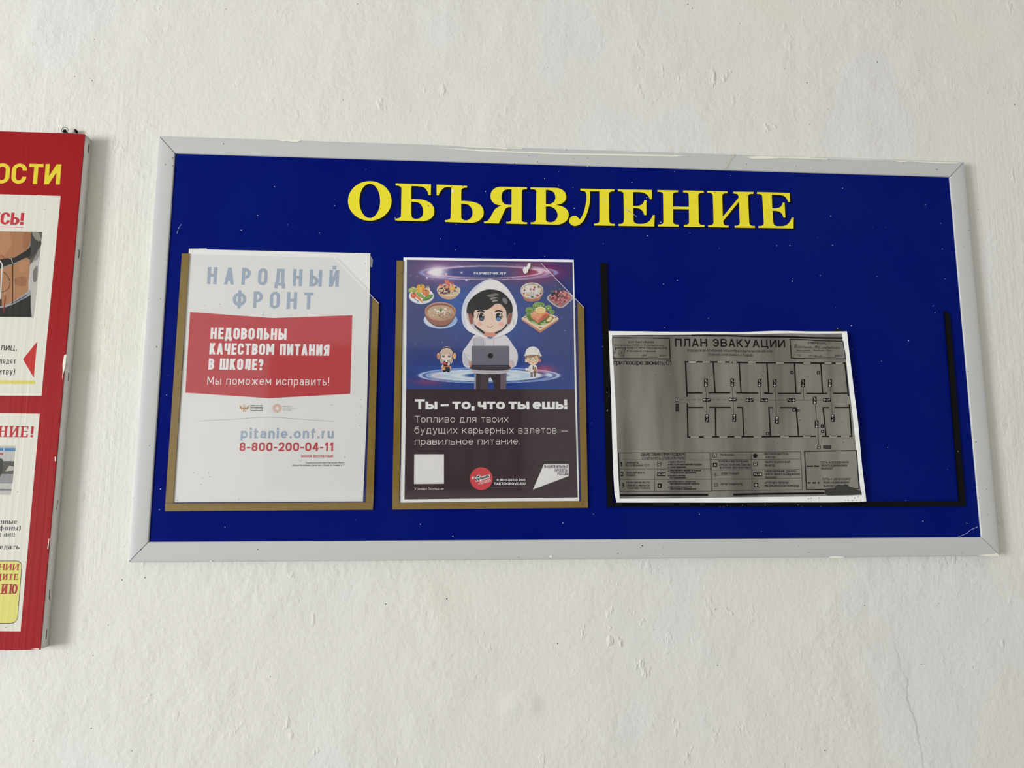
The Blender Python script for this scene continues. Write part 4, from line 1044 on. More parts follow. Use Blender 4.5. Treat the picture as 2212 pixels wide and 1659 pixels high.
def _girl(F):
    P_(F, cG, [(450, 1150), (560, 1150), (570, 1100), (590, 1150), (690, 1150), (690, 1225), (590, 1225), (570, 1170), (550, 1225), (450, 1225)], '2b3035', 0, False)
    P_(F, cG, [(520, 1040), (700, 1040), (690, 1160), (590, 1150), (575, 1110), (545, 1160)], '34393c', 1, False)
    P_(F, cG, [(460, 900), (430, 960), (380, 1030), (420, 1050), (480, 990)], 'd8c2b4', 1); P_(F, cG, [(690, 1010), (745, 1040), (735, 1120), (700, 1130)], 'cda183', 1)
    P_(F, cG, [(480, 840), (650, 840), (660, 1000), (470, 990)], '2f2f36', 2); P_(F, cG, [(535, 810), (600, 810), (605, 860), (535, 860)], 'e6e0dc', 3)
    P_(F, cG, [(360, 560), (345, 840), (420, 920), (470, 850), (570, 800), (680, 850), (740, 920), (800, 830), (790, 560)], 'b7a59c', 2)
    El(F, cG, 570, 680, 180, 118, 'e0cdc0', 3)
    P_(F, cG, [(330, 640), (330, 480), (430, 360), (570, 300), (710, 350), (800, 480), (800, 650), (740, 590), (690, 530), (600, 590), (500, 625), (400, 620)], 'c8b3a6', 4)
    F.line([cG(*p) for p in smooth([(330, 500), (400, 400), (570, 345), (730, 390), (815, 500)], False)], 2.4, C('4a474e'), 5)
    F.line([cG(330, 530), cG(345, 740)], 2.0, C('4a474e'), 5); F.line([cG(815, 530), cG(790, 740)], 2.0, C('4a474e'), 5)
    El(F, cG, 285, 645, 56, 112, 'd9a26a', 5); El(F, cG, 865, 645, 54, 112, 'dfae78', 5); El(F, cG, 268, 680, 36, 70, 'c98058', 6)
    for x in (465, 670): El(F, cG, x, 660, 48, 40, '4d4a4c', 5); El(F, cG, x + 14, 645, 12, 10, 'e8e2de', 6, n=8)
    F.line([cG(440, 540), cG(530, 530), cG(600, 490)], .7, C('9c877a'), 5); F.line([cG(690, 540), cG(740, 640)], .7, C('9c877a'), 5)
    P_(F, cG, [(455, 890), (520, 870), (620, 960), (480, 940)], 'c4504c', 4); P_(F, cG, [(640, 830), (690, 890), (690, 960), (640, 990), (610, 960)], 'dcc8b8', 4)
    P_(F, cG, [(400, 1050), (525, 1050), (515, 1160), (400, 1140)], 'cc9b62', 4, False); P_(F, cG, [(430, 1010), (700, 1000), (700, 1045), (440, 1045)], 'a9744c', 4, False)
    F.line([cG(545, 738), cG(600, 738)], .5, C('a98878'), 6)
def _lad(F):
    P_(F, cH, [(590, 1210), (690, 1210), (672, 1380), (605, 1385)], '86786c', 0, False); P_(F, cH, [(700, 1190), (805, 1180), (782, 1380), (715, 1385)], '6f6258', 0, False)
    P_(F, cH, [(600, 1350), (675, 1350), (675, 1390), (600, 1390)], '4c3c36', 1, False); P_(F, cH, [(712, 1350), (780, 1350), (780, 1390), (712, 1390)], '4c3c36', 1, False)
    P_(F, cH, [(590, 970), (530, 1060), (490, 1180), (540, 1220), (600, 1160), (570, 1210), (690, 1225), (700, 1190), (815, 1185), (850, 1170), (830, 1040), (780, 970), (680, 950)], 'dad5d0', 1)
    El(F, cH, 455, 1125, 44, 48, 'dcd8d4', 1); P_(F, cH, [(470, 1110), (530, 1090), (530, 1150), (470, 1160)], 'd0ccc8', 1)
    P_(F, cH, [(560, 1060), (600, 1100), (585, 1170), (565, 1110)], 'aca8a6', 2)
    P_(F, cH, [(672, 985), (700, 985), (712, 1120), (690, 1150), (672, 1120)], '4c4648', 3, False)
    P_(F, cH, [(730, 1110), (800, 1100), (815, 1180), (725, 1180)], 'b36a48', 2); El(F, cH, 765, 1075, 32, 28, '54443c', 3)
    P_(F, cH, [(500, 1180), (560, 1190), (555, 1215), (520, 1215)], 'd9b8a4', 2); P_(F, cH, [(815, 1180), (850, 1180), (840, 1220), (815, 1215)], 'cfa18e', 2)
    El(F, cH, 445, 810, 50, 68, 'e3c9b0', 2); El(F, cH, 930, 810, 44, 60, 'c9786a', 2)
    P_(F, cH, [(450, 640), (470, 820), (540, 910), (680, 965), (830, 910), (890, 820), (905, 640)], 'e2c4a4', 3)
    P_(F, cH, [(400, 650), (470, 780), (480, 710), (600, 700), (740, 690), (800, 640), (860, 700), (895, 790), (940, 650), (680, 600)], '93725f', 4)
    for x in (590, 780):
        El(F, cH, x, 780, 70, 68, 'e9d3b8', 4); F.line([cH(*p) for p in ell(x, 780, 70, 68, 24)], .7, C('a5855c'), 5, True)
        El(F, cH, x + (0 if x < 700 else 5), 782, 28, 30, '4a3932', 6); El(F, cH, x + 10, 770, 8, 8, 'f0e8e0', 7, n=8)
        F.line([cH(x - 60, 722), cH(x + 50, 716)], 1.0, C('4d3328'), 6)
    El(F, cH, 560, 865, 44, 22, 'd29a80', 5); El(F, cH, 815, 865, 40, 22, 'd28a78', 5)
    F.line([cH(650, 878), cH(685, 888), cH(720, 876)], .7, C('8d5a4a'), 6)
    P_(F, cH, [(368, 630), (405, 570), (425, 480), (470, 400), (570, 330), (680, 305), (800, 340), (900, 430), (940, 540), (960, 580), (996, 640), (950, 660), (900, 620), (640, 600), (400, 640)], 'd9d8d4', 5)
    P_(F, cH, [(368, 630), (520, 605), (700, 598), (996, 640), (950, 665), (900, 628), (640, 612), (400, 650)], 'b9b6b2', 6)
    F.line([cH(775, 345), cH(775, 560)], .6, C('a8a6a2'), 7); F.line([cH(820, 380), cH(830, 500)], .6, C('b0aeaa'), 7); El(F, cH, 880, 560, 16, 16, '8d8d8a', 7, n=8)
ink(_girl, 'printed_figure', p2, L2, 'small printed figure with orange headphones'); ink(_lad, 'printed_figure', p2, L2, 'small printed figure in a white hard hat')
# fly paper tack: little white blob and strip on the pocket in front of the poster
slab_t = slab('paper_scrap', [c8(1478, 140), c8(1506, 142), c8(1500, 178), c8(1478, 215), c8(1470, 240), c8(1445, 252), c8(1428, 235), c8(1422, 205), c8(1440, 178), c8(1460, 186)], SHEET + .0009, SHEET + .0013, mat('torn_paper', alb('d6d2d0'), 0.7))
tag(slab_t, 'tiny torn white scrap stuck on the middle pocket near its top', 'paper scrap')

# ------------------------------------------------------------------ evacuation plan
UNDER = False
def bump1(a, lo, hi):
    t = min(1.0, max(0.0, (a - lo) / (hi - lo))); return t * t * (3 - 2 * t)
XL, ZB = at(1318, 1080); XR = at(1850, 900)[0]
def lift(x, z):
    u = (x - XL) / (XR - XL); w = (z - ZB) / 0.2
    y = .0008 * (1 - math.cos(2 * math.pi * u * 3.2 + 1.2 * w)) + .0003 * (1 - math.cos(2 * math.pi * u * 8.3 + .5 + .8 * w)) * max(0, 1 - .8 * u)
    y += .0011 * math.exp(-((u - .485) / .036) ** 2)
    y += .0042 * bump1(u, .80, 1.02) * (0.35 + 0.65 * math.sin(math.pi * min(1, max(0, .15 + w * .75))))
    y += .0012 * bump1(-u, -.06, .02)
    return y
PLN = PANEL + .0022
M_plan = mat('white_paper_edge', alb('e6e3dd'), 0.6, 0.2, [(80, 0.00045, 0.25, 1.2, 0.0, (0.05, 0.048, 0.045, 1))])
M_tone = mat('shaded_toner_grey', alb('7d7a74'), 0.5, 0.25, [(75, 0.00042, 0.30, 3.3, 0.0, (0.012, 0.012, 0.012, 1)), (60, 0.0004, 0.08, 6.6, 0.0, (0.6, 0.6, 0.58, 1))], noise=((30, 30, 4.0), 0.9, alb('56534e')))  # noise streaks: uneven toner plus shading of the paper's waves put into the colour
def along(poly, t):
    L = [math.dist(a, b) for a, b in zip(poly, poly[1:])]; s = t * sum(L)
    for (a, b), l in zip(zip(poly, poly[1:]), L):
        if s <= l or l == L[-1] and s <= l + 1e-6: k = s / l; return (a[0] + (b[0] - a[0]) * k, a[1] + (b[1] - a[1]) * k)
        s -= l
    return poly[-1]
def coons(top, bot, left, right, nx, ny):
    tl, tr, bl, br = top[0], top[-1], bot[0], bot[-1]; out = []
    for j in range(ny + 1):
        w = j / ny; lf, rt = along(left, w), along(right, w)
        for i in range(nx + 1):
            u = i / nx; tp, bt = along(top, u), along(bot, u)
            out.append(tuple((1 - w) * tp[k] + w * bt[k] + (1 - u) * lf[k] + u * rt[k]
                             - ((1 - u) * (1 - w) * tl[k] + u * (1 - w) * tr[k] + (1 - u) * w * bl[k] + u * w * br[k]) for k in (0, 1)))
    return out
def sheet(name, top, bot, left, right, d, m, parent=None, back=None, nx=220, ny=60):
    q = [at(*p, d) for p in coons(top, bot, left, right, nx, ny)]
    W = nx + 1
    v = [(x, -(d + lift(x, z)), z) for x, z in q]
    f = [(j * W + i, (j + 1) * W + i, (j + 1) * W + i + 1, j * W + i + 1) for j in range(ny) for i in range(nx)]
    if back:
        n = len(v); v += [(a, b + back, c) for a, b, c in v]
        f += [tuple(n + i for i in reversed(q4)) for q4 in f[:nx * ny]]
        rim = list(range(W)) + [j * W + nx for j in range(1, ny + 1)] + [ny * W + i for i in range(nx - 1, -1, -1)] + [j * W for j in range(ny - 1, 0, -1)]
        f += [(a, b, n + b, n + a) for a, b in zip(rim, rim[1:] + rim[:1])]
    return mesh_obj(name, v, f, m, parent, not back)
c2, c3, c4, c5 = crop(1290, 690, 7.3733), crop(1580, 690, 7.3733), crop(1300, 900, 7.3733), crop(1580, 900, 6.9125)
plan = sheet('evacuation_plan', [(1314.1, 716), c2(1000, 196), c3(0, 205), c3(700, 186), c3(1300, 193), (1826.6, 717)],
             [(1331.5, 1085.5), c4(1200, 1368), c5(0, 1283), c5(1000, 1280), c5(1500, 1280), c5(1900, 1272), (1867.9, 1082.6)],
             [(1314.1, 716), c2(200, 800), c2(218, 1200), c4(160, 300), c4(180, 900), c4(200, 1220), (1331.5, 1085.5)],
             [(1826.6, 717), c3(1835, 380), c3(1880, 800), c3(1925, 1200), c3(1978, 1620), c5(1915, 700), (1867.9, 1082.6)], PLN, M_plan, None, .00015)
tag(plan, 'grey photocopied evacuation plan with white border, curling off the blue board', 'evacuation plan')
tone = sheet('printed_field', [c2(230, 258), c2(1000, 247), c3(0, 238), c3(900, 226), c3(1745, 230)], [c4(282, 1305), c4(1200, 1300), c5(0, 1205), c5(1000, 1193), c5(1928, 1172)],
             [c2(230, 258), c2(250, 640), c2(270, 1000), c4(228, 50), c4(240, 500), c4(258, 900), c4(282, 1305)],
             [c3(1745, 230), c3(1750, 350), c3(1800, 640), c3(1835, 1000), c3(1905, 1600), c5(1835, 500), c5(1890, 1000), c5(1928, 1172)], PLN + .00008, M_tone, plan)
tag(tone, 'grey toner field, its streaks part toner, part painted wave shading')
K = C('15140f'); KS = C('2a2824'); LG = C('8d8a84')
PD = PLN + .00022
def pink(fn, name, parent=plan, label=None, d=PD):
    F = Flat(d, lift); fn(F); o = F.build(name, M_ink, parent)
    if label: o['label'] = label
    return o
SUB = .0018
def ln(F, pts, w, col=K, lay=0): F.line(pts, w, col, lay, sub=SUB)
for bset in (([c2(230, 264), c2(1000, 259), c2(1500, 258)], 1.6, [c2(1500, 258), c2(2212, 266), c3(300, 272)], 3.6, [c3(300, 272), c3(900, 283), c3(1750, 305)], 4.2),
             ([c4(285, 1250), c4(1690, 1246)], 4.2), ([c4(2080, 1243), c5(400, 1155), c5(1380, 1140)], 4.2), ([c4(262, 580), c4(275, 1000), c4(290, 1195)], 1.8)):
    pink(lambda F: [ln(F, bset[k], bset[k + 1]) for k in range(0, len(bset), 2)], 'printed_border')
def _box1(F):
    ln(F, [c2(235, 296), c2(1150, 302)], 1.9); ln(F, [c2(1147, 296), c2(1162, 632)], 2.2); ln(F, [c2(250, 628), c2(1165, 630)], 2.0); ln(F, [c2(236, 296), c2(250, 628)], 1.6)
    cA = crop(1310, 720, 14.747)
    T = dict(t=.20, sp=.22, col=KS)
    text(F, 'СОГЛАСОВАНО', cA(690, 318), cA(1500, 318), 4.5, **T)
    text(F, 'Начальник ОНД по Буйнакскому', cA(252, 410), cA(1850, 412), 3.7, **T)
    text(F, 'района УНД ГУ МЧС России по РД', cA(258, 500), cA(1930, 502), 4.0, **T)
    text(F, 'А Ш.Шамсутдинов', cA(640, 595), cA(1560, 600), 3.8, **T)
    text(F, '2011 г', cA(1670, 750), cA(1915, 752), 3.8, t=.16, sp=.14, col=KS)
    ln(F, [cA(210, 775), cA(1660, 775)], .5, KS)
    for q in ([(390, 690), (380, 640), (430, 530)], [(400, 700), (440, 650), (490, 530)], [(440, 690), (470, 640), (520, 520)], [(490, 680), (560, 560), (610, 470), (560, 620), (540, 790)], [(250, 560), (290, 510), (240, 640), (280, 600), (230, 690)], [(390, 700), (430, 740), (520, 700), (530, 740), (440, 760)],
              [(1105, 760), (1150, 690), (1190, 690), (1140, 760), (1200, 720), (1230, 700), (1240, 720)], [(1230, 740), (1290, 655)]):
        F.line([cA(*p) for p in smooth(q, False, 4)], .7, KS)
pink(_box1, 'approval_box', label='framed approval box at the top left')
def _box2(F):
    cA = crop(1700, 720, 15.8)
    ln(F, [cA(65, 215), cA(600, 218), cA(1000, 250), cA(1870, 285)], 2.0); ln(F, [cA(80, 205), cA(128, 860)], 2.2); ln(F, [cA(115, 855), cA(900, 868), cA(1960, 885)], 1.8); ln(F, [cA(1868, 280), cA(1955, 890)], 1.6)
    text(F, 'УТВЕРЖДАЮ,', cA(700, 365), cA(1330, 385), 4.3, t=.2, sp=.12, col=KS)
    text(F, '2011 г', cA(1610, 818), cA(1850, 820), 3.8, t=.2, sp=.12, col=KS)
    text(F, '10', cA(330, 788), cA(460, 785), 4.2, t=.14, sp=.2, col=KS)
    ln(F, [cA(230, 500), cA(1000, 512), cA(1780, 545)], .7, KS); ln(F, [cA(255, 640), cA(860, 655)], .7, KS); ln(F, [cA(280, 808), cA(490, 812)], .5, KS); ln(F, [cA(550, 812), cA(900, 825), cA(1620, 835)], .5, KS)
    rs = random.Random(3)
    for x0, x1, y0, y1, a in ((240, 840, 470, 490, 45), (930, 1120, 470, 490, 55), (1200, 1790, 500, 515, 42), (290, 780, 600, 605, 36), (890, 1260, 600, 610, 48), (1320, 1510, 600, 610, 42), (750, 1200, 785, 795, 42)):
        n = int((x1 - x0) / 26); q = []
        for i in range(n + 1):
            u = i / n; q.append((x0 + (x1 - x0) * u + rs.uniform(-6, 10), y0 + (y1 - y0) * u + (a * rs.uniform(-1.0, -.3) if i % 2 else a * rs.uniform(-.1, .35))))
        F.line([cA(*p) for p in smooth(q, False, 3)], .75, KS)
    for q in ([(230, 450), (260, 400), (310, 395), (270, 470), (240, 490)], [(940, 440), (1000, 425), (990, 470), (960, 480)]): F.line([cA(*p) for p in smooth(q, False, 4)], .8, KS)
    for x in (235, 525): F.line([cA(x, 730), cA(x + 10, 750)], .8, KS)
pink(_box2, 'approval_box', label='framed approval box with handwriting at the top right')
def _ttl(F):
    text(F, 'ПЛАН ЭВАКУАЦИИ', c2(1240, 434), c3(847, 450), 17.0, t=.165, sp=.20, col=K, space=.50)
    text(F, 'Кадарская основная общеобразовательная школа:', c2(1440, 516), c3(648, 528), 6.2, t=.11, sp=.13, col=KS, space=.28)
    text(F, 'Буйнакский район, с Кадар.', c2(1770, 583), c3(350, 588), 6.2, t=.11, sp=.13, col=KS, space=.28)
pink(_ttl, 'plan_title', label='black plan title')
pink(lambda F: text(F, 'при пожаре звонить: 01', c2(254, 725), c2(1185, 730), 10.5, t=.14, sp=.0, xh=.76, col=KS, space=.22), 'warning_text')
# the drawn floor plan
p4, p5 = crop(1440, 770, 8.295), crop(1640, 770, 8.295)
def _fp(F):
    W = 3.1
    for a in ([p4(318, 98), p4(1825, 116), p5(1000, 120), p5(1520, 127)], [p4(336, 90), p4(364, 722)], [p4(369, 840), p4(381, 1450)], [p4(366, 1445), p4(1825, 1436), p5(400, 1434), p5(1005, 1431)], [p5(1115, 1432), p5(1640, 1432)], [p5(1510, 118), p5(1568, 722)], [p5(1582, 862), p5(1626, 1440)]): ln(F, a, W)
    for cv, y, xs in ((p4, 655, ((375, 635), (745, 1125), (1235, 1640), (1745, 1825))), (p5, 665, ((85, 235), (335, 735), (838, 1208), (1308, 1565))),
                      (p4, 915, ((385, 648), (755, 1140), (1245, 1365))), (p5, 918, ((155, 245), (370, 660), (1125, 1240), (1335, 1600)))):
        for a, b in xs: ln(F, [cv(a, y), cv(b, y + 2)], 2.8)
    for cv, a, b in ((p4, (823, 110), (858, 650)), (p4, (1293, 115), (1328, 655)), (p5, (132, 120), (164, 660)), (p5, (620, 125), (645, 660)), (p5, (1098, 125), (1126, 660)),
                     (p4, (863, 920), (871, 1440)), (p4, (1352, 910), (1376, 1440)), (p5, (167, 912), (199, 1430)), (p5, (647, 912), (693, 1430)), (p5, (1134, 912), (1187, 1430))):
        ln(F, [cv(*a), cv(*b)], 2.9)
walls = pink(_fp, 'floor_plan', label='thick black walls of the drawn floor plan')
def win(cv, a, b, y):
    def fn(F):
        F.poly([cv(a, y - 20), cv(b, y - 18), cv(b, y + 26), cv(a, y + 24)], LG, 0)
        for yy in (y - 19, y + 3, y + 25): ln(F, [cv(a, yy), cv(b, yy + 1)], .45, KS, 4)
        for xx in (a, b): ln(F, [cv(xx, y - 20), cv(xx, y + 25)], .45, KS, 4)
    pink(fn, 'window_mark', walls, 'pale window opening', PD + .00012)
for cv, y, xs in ((p4, 100, ((385, 527), (632, 767), (900, 1040), (1108, 1246), (1460, 1597))), (p5, 118, ((290, 432), (778, 918), (1158, 1290), (1350, 1476))),
                  (p4, 1442, ((425, 578), (658, 808), (930, 1077), (1198, 1335), (1558, 1702))), (p5, 1433, ((370, 522), (770, 912), (1240, 1380), (1445, 1588)))):
    for a, b in xs: win(cv, a, b, y)
def _wr(F):
    F.poly([p5(1548, 722), p5(1586, 722), p5(1598, 862), p5(1562, 862)], LG, 0)
    ln(F, [p5(1556, 722), p5(1572, 862)], .4, KS, 4); ln(F, [p5(1578, 722), p5(1594, 862)], .4, KS, 4)
pink(_wr, 'window_mark', walls, 'pale window opening at the right end', PD + .00012)
def _rt(F):
    x = 230
    while x < 1420:
        ln(F, [p4(x, 776), p4(min(x + 75, 1420), 777)], .7, KS); x += 108
    ln(F, [p4(1550, 780), p4(1640, 781)], .7, KS)
    ln(F, [p5(150, 784), p5(1150, 786)], .8, KS); ln(F, [p5(20, 784), p5(40, 784)], .8, KS)
    for cv, q in ((p4, [(693, 540), (703, 780), (711, 1040)]), (p4, [(1163, 540), (1180, 780), (1190, 1035)]), (p4, [(1668, 540), (1687, 760)]), (p5, [(273, 545), (290, 780), (303, 1080)]), (p5, [(780, 545), (788, 778)]),
                  (p5, [(1258, 545), (1272, 770), (1296, 1040)]), (p5, [(995, 855), (1020, 1150)]), (p5, [(1040, 1280), (1060, 1590)])):
        ln(F, [cv(*p) for p in q], .8, KS)
    for cv, q in ((p4, [(735, 550), (738, 640)]), (p4, [(1130, 640), (1160, 580)]), (p4, [(1213, 580), (1218, 650)]), (p4, [(1725, 555), (1735, 650)]), (p4, [(650, 930), (710, 1020)]), (p4, [(745, 930), (748, 1020)]), (p4, [(1140, 930), (1185, 1010)]),
                  (p4, [(250, 752), (350, 738)]), (p4, [(235, 828), (352, 834)]), (p5, [(235, 655), (262, 590)]), (p5, [(320, 560), (330, 655)]), (p5, [(738, 655), (760, 590)]), (p5, [(822, 565), (835, 655)]), (p5, [(1298, 560), (1308, 650)]), (p5, [(1212, 650), (1240, 580)]),
                  (p5, [(248, 930), (300, 1030)]), (p5, [(368, 930), (362, 1045)]), (p5, [(1240, 930), (1290, 1010)]), (p5, [(1333, 930), (1330, 1015)]), (p5, [(1022, 1450), (1050, 1540)]), (p5, [(1110, 1450), (1108, 1540)])):
        ln(F, [cv(*p) for p in q], .5, C('4b4844'))
pink(_rt, 'route_line', walls, 'thin escape route lines', PD)
def sign(cv, x, y, w, h, dirn):
    def fn(F):
        a, b = w / 2, h / 2
        F.poly([cv(x - a, y - b), cv(x + a, y - b), cv(x + a, y + b), cv(x - a, y + b)], K, 0)
        wh = C('b4b1aa')
        if dirn in 'ud':
            s = 1 if dirn == 'd' else -1
            F.line([cv(x, y + s * b * .05), cv(x, y + s * b * .85)], 1.1, wh, 6); F.line([cv(x - a * .6, y + s * b * .55), cv(x, y + s * b * .88), cv(x + a * .6, y + s * b * .55)], 1.0, wh, 6)
            F.line([cv(x - a * .6, y - s * b * .85), cv(x + a * .2, y - s * b * .6), cv(x - a * .2, y - s * b * .35), cv(x + a * .6, y - s * b * .15)], .9, wh, 6)
        elif dirn in 'lr':
            s = 1 if dirn == 'r' else -1
            F.line([cv(x + s * a * .05, y), cv(x + s * a * .85, y)], 1.1, wh, 6); F.line([cv(x + s * a * .55, y - b * .6), cv(x + s * a * .88, y), cv(x + s * a * .55, y + b * .6)], 1.0, wh, 6)
            F.line([cv(x - s * a * .85, y - b * .6), cv(x - s * a * .6, y + b * .2), cv(x - s * a * .35, y - b * .3), cv(x - s * a * .15, y + b * .6)], .9, wh, 6)
        elif dirn == 'q': F.poly([cv(x - a * .4, y - b * .45), cv(x + a * .35, y - b * .45), cv(x + a * .35, y + b * .45), cv(x - a * .4, y + b * .45)], C('7d7a74'), 6)
        elif dirn == 'x':
            F.line([cv(x - a * .55, y + b * .8), cv(x - a * .55, y - b * .7), cv(x + a * .55, y - b * .7), cv(x + a * .55, y + b * .8)], .8, wh, 6); F.line([cv(x - a * .3, y + b * .6), cv(x, y), cv(x + a * .3, y + b * .6)], .8, wh, 6)
        elif dirn == 'b':
            for k in range(4): F.line([cv(x - a * .8, y - b * .6 + k * b * .4), cv(x + a * .8, y - b * .6 + k * b * .4)], .35, C('77746e'), 6)
    return fn
SG = [(p4, 695, 470, 66, 140, 'd'), (p4, 1163, 470, 66, 140, 'd'), (p4, 1663, 470, 66, 138, 'd'), (p5, 270, 480, 66, 138, 'd'), (p5, 775, 480, 66, 138, 'd'), (p5, 1255, 478, 66, 138, 'd'),
      (p4, 716, 1110, 66, 138, 'u'), (p4, 1200, 1105, 66, 136, 'u'), (p5, 312, 1145, 66, 136, 'u'), (p5, 1302, 1108, 66, 132, 'u'), (p4, 708, 778, 134, 68, 'l'), (p4, 1172, 772, 134, 66, 'l'), (p4, 1487, 785, 134, 68, 'l'), (p5, 85, 787, 130, 66, 'r'),
      (p5, 565, 787, 132, 66, 'r'), (p5, 1203, 780, 128, 66, 'l'), (p5, 988, 790, 66, 134, 'd'), (p5, 1022, 1215, 66, 134, 'd'), (p4, 185, 773, 72, 74, 'x'), (p5, 1060, 1625, 62, 78, 'x'), (p5, 1207, 1620, 138, 64, 'b'), (p4, 187, 918, 62, 142, 'b'),
      (p5, 575, 292, 54, 56, 'q'), (p5, 1055, 293, 54, 56, 'q'), (p5, 150, 1380, 56, 50, 'q'), (p5, 615, 962, 60, 60, 'q'), (p5, 690, 975, 40, 40, 'q'), (p5, 1122, 1252, 56, 50, 'q'), (p5, 1128, 1345, 56, 54, 'q')]
for a in SG: pink(sign(*a), 'direction_sign' if a[5] in 'udlr' else 'symbol', walls, None, PD + .00012)
# the tables under the drawing
cT = crop(1520, 960, 10.0545); cU = crop(1310, 960, 13.827); cV = crop(1440, 960, 13.825)
def _tb(F):
    ln(F, [c4(262, 578), c4(1722, 572)], .9, KS); ln(F, [c4(268, 688), c4(1722, 690), c4(2212, 690)], .8, KS)
    ln(F, [c4(275, 835), c4(1735, 832)], .8, KS); ln(F, [c4(280, 998), c4(1740, 996)], .8, KS); ln(F, [c4(288, 1190), c4(1745, 1188)], .9, KS)
    ln(F, [c4(823, 690), c4(836, 1190)], .8, KS); ln(F, [c4(1712, 575), c4(1740, 1190)], .9, KS); ln(F, [c4(1728, 575), c4(1756, 1185)], .9, KS)
    ln(F, [cT(148, 180), cT(700, 170), cT(2092, 158)], 1.0, KS); ln(F, [cT(160, 332), cT(1030, 330), cT(2092, 318)], .7, KS); ln(F, [cT(178, 560), cT(1030, 552), cT(2100, 540)], .7, KS); ln(F, [cT(185, 752), cT(1045, 748), cT(2115, 735)], .7, KS)
    ln(F, [cT(165, 1010), cT(1050, 1000), cT(2138, 985)], 1.0, KS); ln(F, [cT(1028, 170), cT(1052, 1000)], .7, KS); ln(F, [cT(2088, 158), cT(2135, 988)], 1.0, KS)
    T = dict(col=KS, t=.17, sp=.08)
    text(F, 'ДЕЙСТВИЯ ПРИ ПОЖАРЕ', c4(618, 628), c4(1335, 625), 6.6, t=.15, sp=.08, col=K)
    text(F, 'СОХРАНЯТЬ СПОКОЙСТВИЕ!', c4(635, 682), c4(1330, 678), 5.0, t=.15, sp=.12, col=KS)
    for s, x, y in (('1', 400, 660), ('2', 415, 948), ('3', 440, 1285)): text(F, s, cU(x, y), cU(x + (62 if s == '1' else 84), y), 9.6, t=.19, col=K)
    for s, x0, x1, y in (('СООБЩИТЬ', 555, 960, 578), ('ПО ТЕЛЕФОНУ', 555, 1085, 662), ('ЭВАКУИРОВАТЬ', 570, 1140, 878), ('ЛЮДЕЙ', 575, 850, 952), ('ПО ВОЗМОЖНОСТИ', 592, 1275, 1168), ('ПРИНЯТЬ МЕРЫ ПО', 595, 1280, 1255), ('ТУШЕНИЮ ПОЖАРА', 605, 1300, 1335)): text(F, s, cU(x0, y), cU(x1, y), 4.2, **T)
    text(F, '01', cU(1120, 662), cU(1262, 662), 5.2, t=.14, sp=.2, col=KS)
    for s, x0, x1, y in (('адрес объекта', 85, 545, 548), ('место возникновения пожара', 85, 1050, 622), ('свою фамилию', 100, 580, 705), ('эвакуировать людей по знакам', 95, 1020, 805), ('направления движения', 105, 870, 872), ('вызвать помощь', 85, 555, 955), ('пострадавшим', 90, 575, 1018), ('использовать средства', 80, 860, 1135), ('противопожарной защиты', 95, 975, 1198), ('при необходимости', 85, 745, 1292), ('обесточить помещения', 100, 875, 1358)):
        text(F, s, cV(x0, y), cV(x1, y), 4.0, t=.2, sp=.10, xh=.8, col=KS)
    for y in (530, 608, 690, 798, 940, 1125, 1275): F.poly([cV(*p) for p in ell(48, y, 16, 16, 8)], K)
    for s, x0, x1, y in (('ТЕЛЕФОН', 345, 640, 252), ('КНОПКА ВКЛЮЧЕНИЯ', 322, 965, 395), ('СРЕДСТВ И СИСТЕМ ПО-', 322, 1035, 465), ('ЖАРНОЙ АВТОМАТИКИ', 330, 1015, 530), ('ЭЛЕКТРОЩИТ', 365, 765, 655), ('ОГНЕТУШИТЕЛЬ', 360, 835, 885),
                         ('ВЫ НАХОДИТЕСЬ', 1322, 1835, 222), ('ЗДЕСЬ!', 1325, 1545, 298), ('ЭВАКУАЦИОННЫЙ', 1325, 1865, 405), ('ВЫХОД', 1330, 1545, 480), ('НАПРАВЛЕНИЕ ДВИЖЕ-', 1330, 2020, 605), ('НИЯ К ЭВАКУАЦИОННОМУ', 1330, 2085, 670), ('ВЫХОДУ', 1338, 1585, 740), ('АПТЕЧКА ПЕРВОЙ', 1325, 1835, 855), ('МЕДИЦИНСКОЙ ПОМОЩИ', 1325, 2060, 922)):
        text(F, s, cT(x0, y), cT(x1, y), 4.4, **T)
tbl = pink(_tb, 'instruction_table', label='ruled table of fire instructions')
for a in ((cU, 1558, 592, 118, 125, 'x'), (cU, 1625, 892, 258, 112, 'r'), (cU, 1578, 1235, 125, 132, 'q'), (cT, 222, 243, 92, 88, 'x'), (cT, 236, 445, 92, 88, 'q'), (cT, 1122, 424, 90, 94, 'x'), (cT, 1172, 650, 195, 84, 'r')):
    pink(sign(*a), 'symbol', tbl, None, PD + .0001)
def _s1(F): F.poly([cT(*p) for p in ell(1118, 247, 48, 47, 24)], K)
def _s2(F):
    F.poly([cT(1090, 840), cT(1180, 838), cT(1180, 922), cT(1090, 924)], K)
    F.line([cT(1135, 852), cT(1135, 910)], 2.2, C('b4b1aa'), 6); F.line([cT(1104, 881), cT(1166, 881)], 2.2, C('b4b1aa'), 6)
def _s3(F): F.poly([cT(212, 838), cT(298, 836), cT(300, 920), cT(214, 922)], C('55524d')); F.line([cT(252, 855), cT(255, 905)], 1.2, C('8d8a84'), 6)
def _s4(F): F.line([cT(*p) for p in ell(238, 652, 46, 48, 22)], .6, C('5d5a55'), 0, True); F.line([cT(250, 625), cT(225, 655), cT(255, 655), cT(240, 690)], .9, KS)
for fn in (_s1, _s2, _s3, _s4): pink(fn, 'symbol', tbl, None, PD + .0001)
